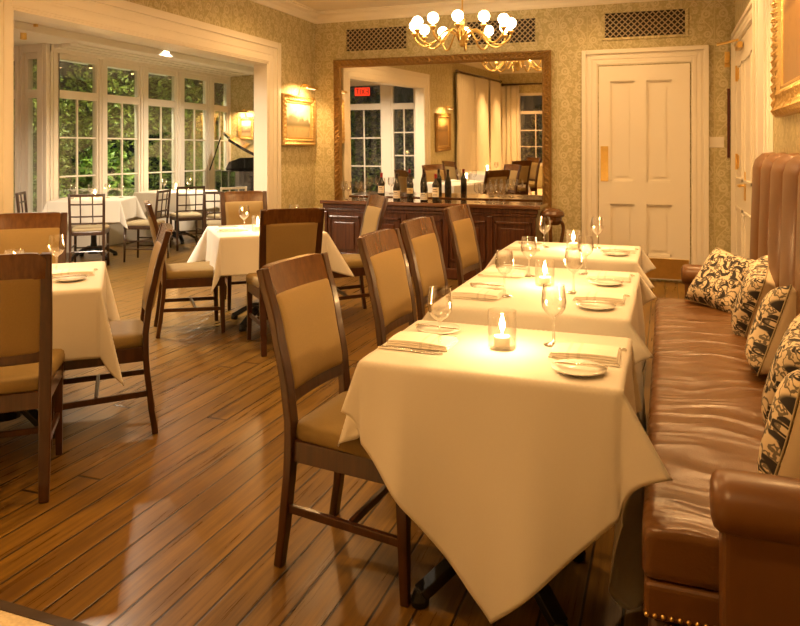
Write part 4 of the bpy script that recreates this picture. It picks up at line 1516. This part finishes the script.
# ------------------------------------------------------------------ chandelier
def chandelier(label, loc, light):
    t = thing('chandelier', label, 'chandelier', loc)
    b = lathe(BM(), [(.001, -.17), (.018, -.165), (.03, -.14), (.02, -.12), (.05, -.09), (.065, -.055), (.045, -.02), (.025, .0), (.02, .06), (.032, .09), (.014, .12), (.010, .16)], 16)
    obj('hub', b, 'brass', t, smooth=True)
    obj('rod', tube(BM(), [(0, 0, .14), (0, 0, ZC - loc[2] - .05)], .008, 8), 'brass', t)
    obj('ceiling_rose', lathe(BM(), [(.001, 0), (.07, 0), (.065, -.02), (.03, -.05), (.001, -.055)], 18, (0, 0, ZC - loc[2])), 'brass', t, smooth=True)
    n = 12
    for k in range(n):
        a = 2 * PI * k / n + .18
        ca, sa = math.cos(a), math.sin(a)
        R = .46
        pts = curve_pts([(ca * r, sa * r, z) for r, z in ((.05, -.06), (.16, -.015), (.28, -.13), (.37, -.155), (.445, -.10), (R, -.055))], 20)
        ar = obj('arm', tube(BM(), pts, .009, 6), 'brass', t, smooth=True)
        cup = lathe(BM(), [(.001, -.07), (.012, -.065), (.020, -.045), (.034, -.035), (.030, -.028), (.014, -.02), (.014, .0), (.001, .0)], 12, (ca * R, sa * R, 0))
        obj('cup', cup, 'brass', ar, smooth=True)
        g = obj('globe', ball(BM(), (ca * R, sa * R, .045), .052, 16, 10), 'globe', t, smooth=True)
    return t
chandelier('brass chandelier of twelve glowing round globes before the mirror', (-1.82, 6.66, 2.545), True)

# ------------------------------------------------------------------ recessed lights
def downlight(label, x, y, z, power, color, group, size=.16, spread=150):
    t = thing('recessed_downlight', label, 'light', (x, y, z), 0, group)
    obj('trim_ring', lathe(BM(), [(.085, 0), (.085, -.008), (.062, -.006), (.058, 0)], 20), 'ceil', t, smooth=True)
    obj('lens', lathe(BM(), [(.001, -.002), (.059, -.002)], 20), 'lampdisc', t)
    lamp('downlight_beam', 'AREA', (0, 0, -.02), power, color, size, t, spot=spread)
DLP = [(-2.9, 1.6, 19, 'over the oatmeal carpet'), (-.7, .9, 24, 'above the nearest banquette table'), (-2.6, 4.0, 22, 'between the left and middle tables'), (-.35, 3.9, 24, 'above the second banquette table'),
       (-3.1, 6.4, 24, 'beside the opening casing'), (.10, 5.9, 22, 'before the right hand door'), (-.6, 7.2, 15, 'before the panelled back door'), (-3.35, -.3, 45, 'added unseen to brighten the ivory drapes near the dark painting'), (-3.3, -1.8, 45, 'added unseen to brighten the ivory drapes by the room corner'), (-1.4, 3.2, 14, 'at the middle of the dining ceiling')]  # the two drape downlights are added to brighten the mirrored drapes
for x, y, p, w in DLP:
    downlight('recessed ceiling downlight ' + w, x, y, ZC, p, WARM, 'downlights in the dining room ceiling', spread=150 if y > 0 else 85)
for x, y, p, w in ((-5.0, 5.15, 90, 'above the lattice chair at the left garden room table'), (-6.6, 8.3, 165, 'between the two garden room tables'), (-5.6, 9.4, 105, 'above the piano chair'), (-5.4, 4.8, 80, 'inside the glazed garden door')):
    downlight('recessed downlight ' + w, x, y, SZ, p, NEUT, 'downlights in the garden room ceiling')
sp = thing('ceiling_speaker', 'round pale ceiling speaker near the crown moulding above the mirror', 'speaker', (-3.30, 7.30, ZC))
obj('speaker_ring', lathe(BM(), [(.13, 0), (.13, -.012), (.11, -.010), (.001, -.008)], 28), 'ceil', sp, smooth=True)
obj('speaker_mesh', lathe(BM(), [(.108, -.0115), (.001, -.013)], 24), mat('speaker_grey', (.55, .47, .35), .6), sp)
tr = thing('track_light', 'small brass track spotlight on the garden room ceiling by the column', 'spotlight', (-6.85, 6.06, SZ))
obj('track', box(BM(), -.35, .35, -.015, .015, -.03, 0), 'brass', tr, .003)
h = lathe(BM(), [(.001, 0), (.03, 0), (.035, -.11), (.028, -.11), (.001, -.05)], 14, (.15, 0, -.05))
obj('spot_head', h, 'brass', tr, smooth=True)
obj('stem', tube(BM(), [(.15, 0, -.03), (.15, 0, -.06)], .008, 6), 'brass', tr)

# ------------------------------------------------------------------ piano
pn = thing('grand_piano', 'black lacquered grand piano with raised lid at the end of the garden room', 'piano', (-6.38, 10.16, 0), 0)
pdir = math.atan2(-.938, .346)
pn.rotation_euler.z = pdir          # local +x points from keyboard to tail, towards the dining room
out = []
for k in range(11):                           # treble side curves in, tail, straight bass side
    t = k / 10
    out.append((-.70 + t * 1.05, -.72 + .36 * (t ** 2) * (3 - 2 * t)))
for k in range(1, 12):
    a = rad(-65 + 155 * k / 12)
    out.append((.42 + .38 * math.cos(a), .28 + .44 * math.sin(a)))
out += [(-.2, .72), (-.70, .72)]
def ext(o_, z0, z1):
    return loft(BM(), [[(x, y, z0) for x, y in o_], [(x, y, z1) for x, y in o_]])
obj('case', ext(out, .70, 1.06), 'black', pn, .012)
obj('keyboard', box(BM(), -.94, -.70, -.70, .70, .68, .80), 'black', pn, .01)
obj('music_desk', loft(BM(), [[(x, y, 1.06 + q) for y, q in ((-.50, 0), (.52, 0), (.60, .05), (.55, .12), (.40, .165), (.0, .20), (-.25, .19), (-.44, .12))] for x in (-.50, -.53)]), 'black', pn, .006)
lid = obj('lid', ext([(x, y - .72) for x, y in out if x > -.55], 0, .045), 'black', pn, .006)
lid.location = (0, .72, 1.07)
lid.rotation_euler = (rad(-25), 0, 0)
obj('prop_stick', tube(BM(), [(-.1, -.66, 1.05), (.0, -.45, 1.60)], .011, 6), 'black', pn)
for x, y in ((-.62, -.60), (-.62, .60), (.52, .28)):
    obj('leg', lathe(BM(), [(.001, 0), (.03, 0), (.035, .06), (.03, .1), (.05, .45), (.06, .70), (.001, .70)], 12, (x, y, 0)), 'black', pn, smooth=True)

# ------------------------------------------------------------------ world, camera
w = bpy.data.worlds.new('night')
SC.world = w
w.use_nodes = True
w.node_tree.nodes['Background'].inputs[0].default_value = (.03, .035, .03, 1)
w.node_tree.nodes['Background'].inputs[1].default_value = .4

cam = bpy.data.cameras.new('camera')
co = bpy.data.objects.new('camera', cam)
C.objects.link(co)
co.location = (0, 0, 1.4)
co.rotation_euler = (rad(90), 0, math.atan(265 / 719))
cam.sensor_width = 36
cam.lens = 36 * 719 / 800
cam.shift_y = -.205
cam.clip_start = .05
SC.camera = co
SC.view_settings.view_transform = 'Standard'
SC.view_settings.look = 'None'
SC.view_settings.gamma = 1
SC.view_settings.exposure = 0.16
SC.cycles.use_denoising = True
SC.cycles.transparent_max_bounces = 24
SC.cycles.max_bounces = 10
SC.cycles.sample_clamp_indirect = 6
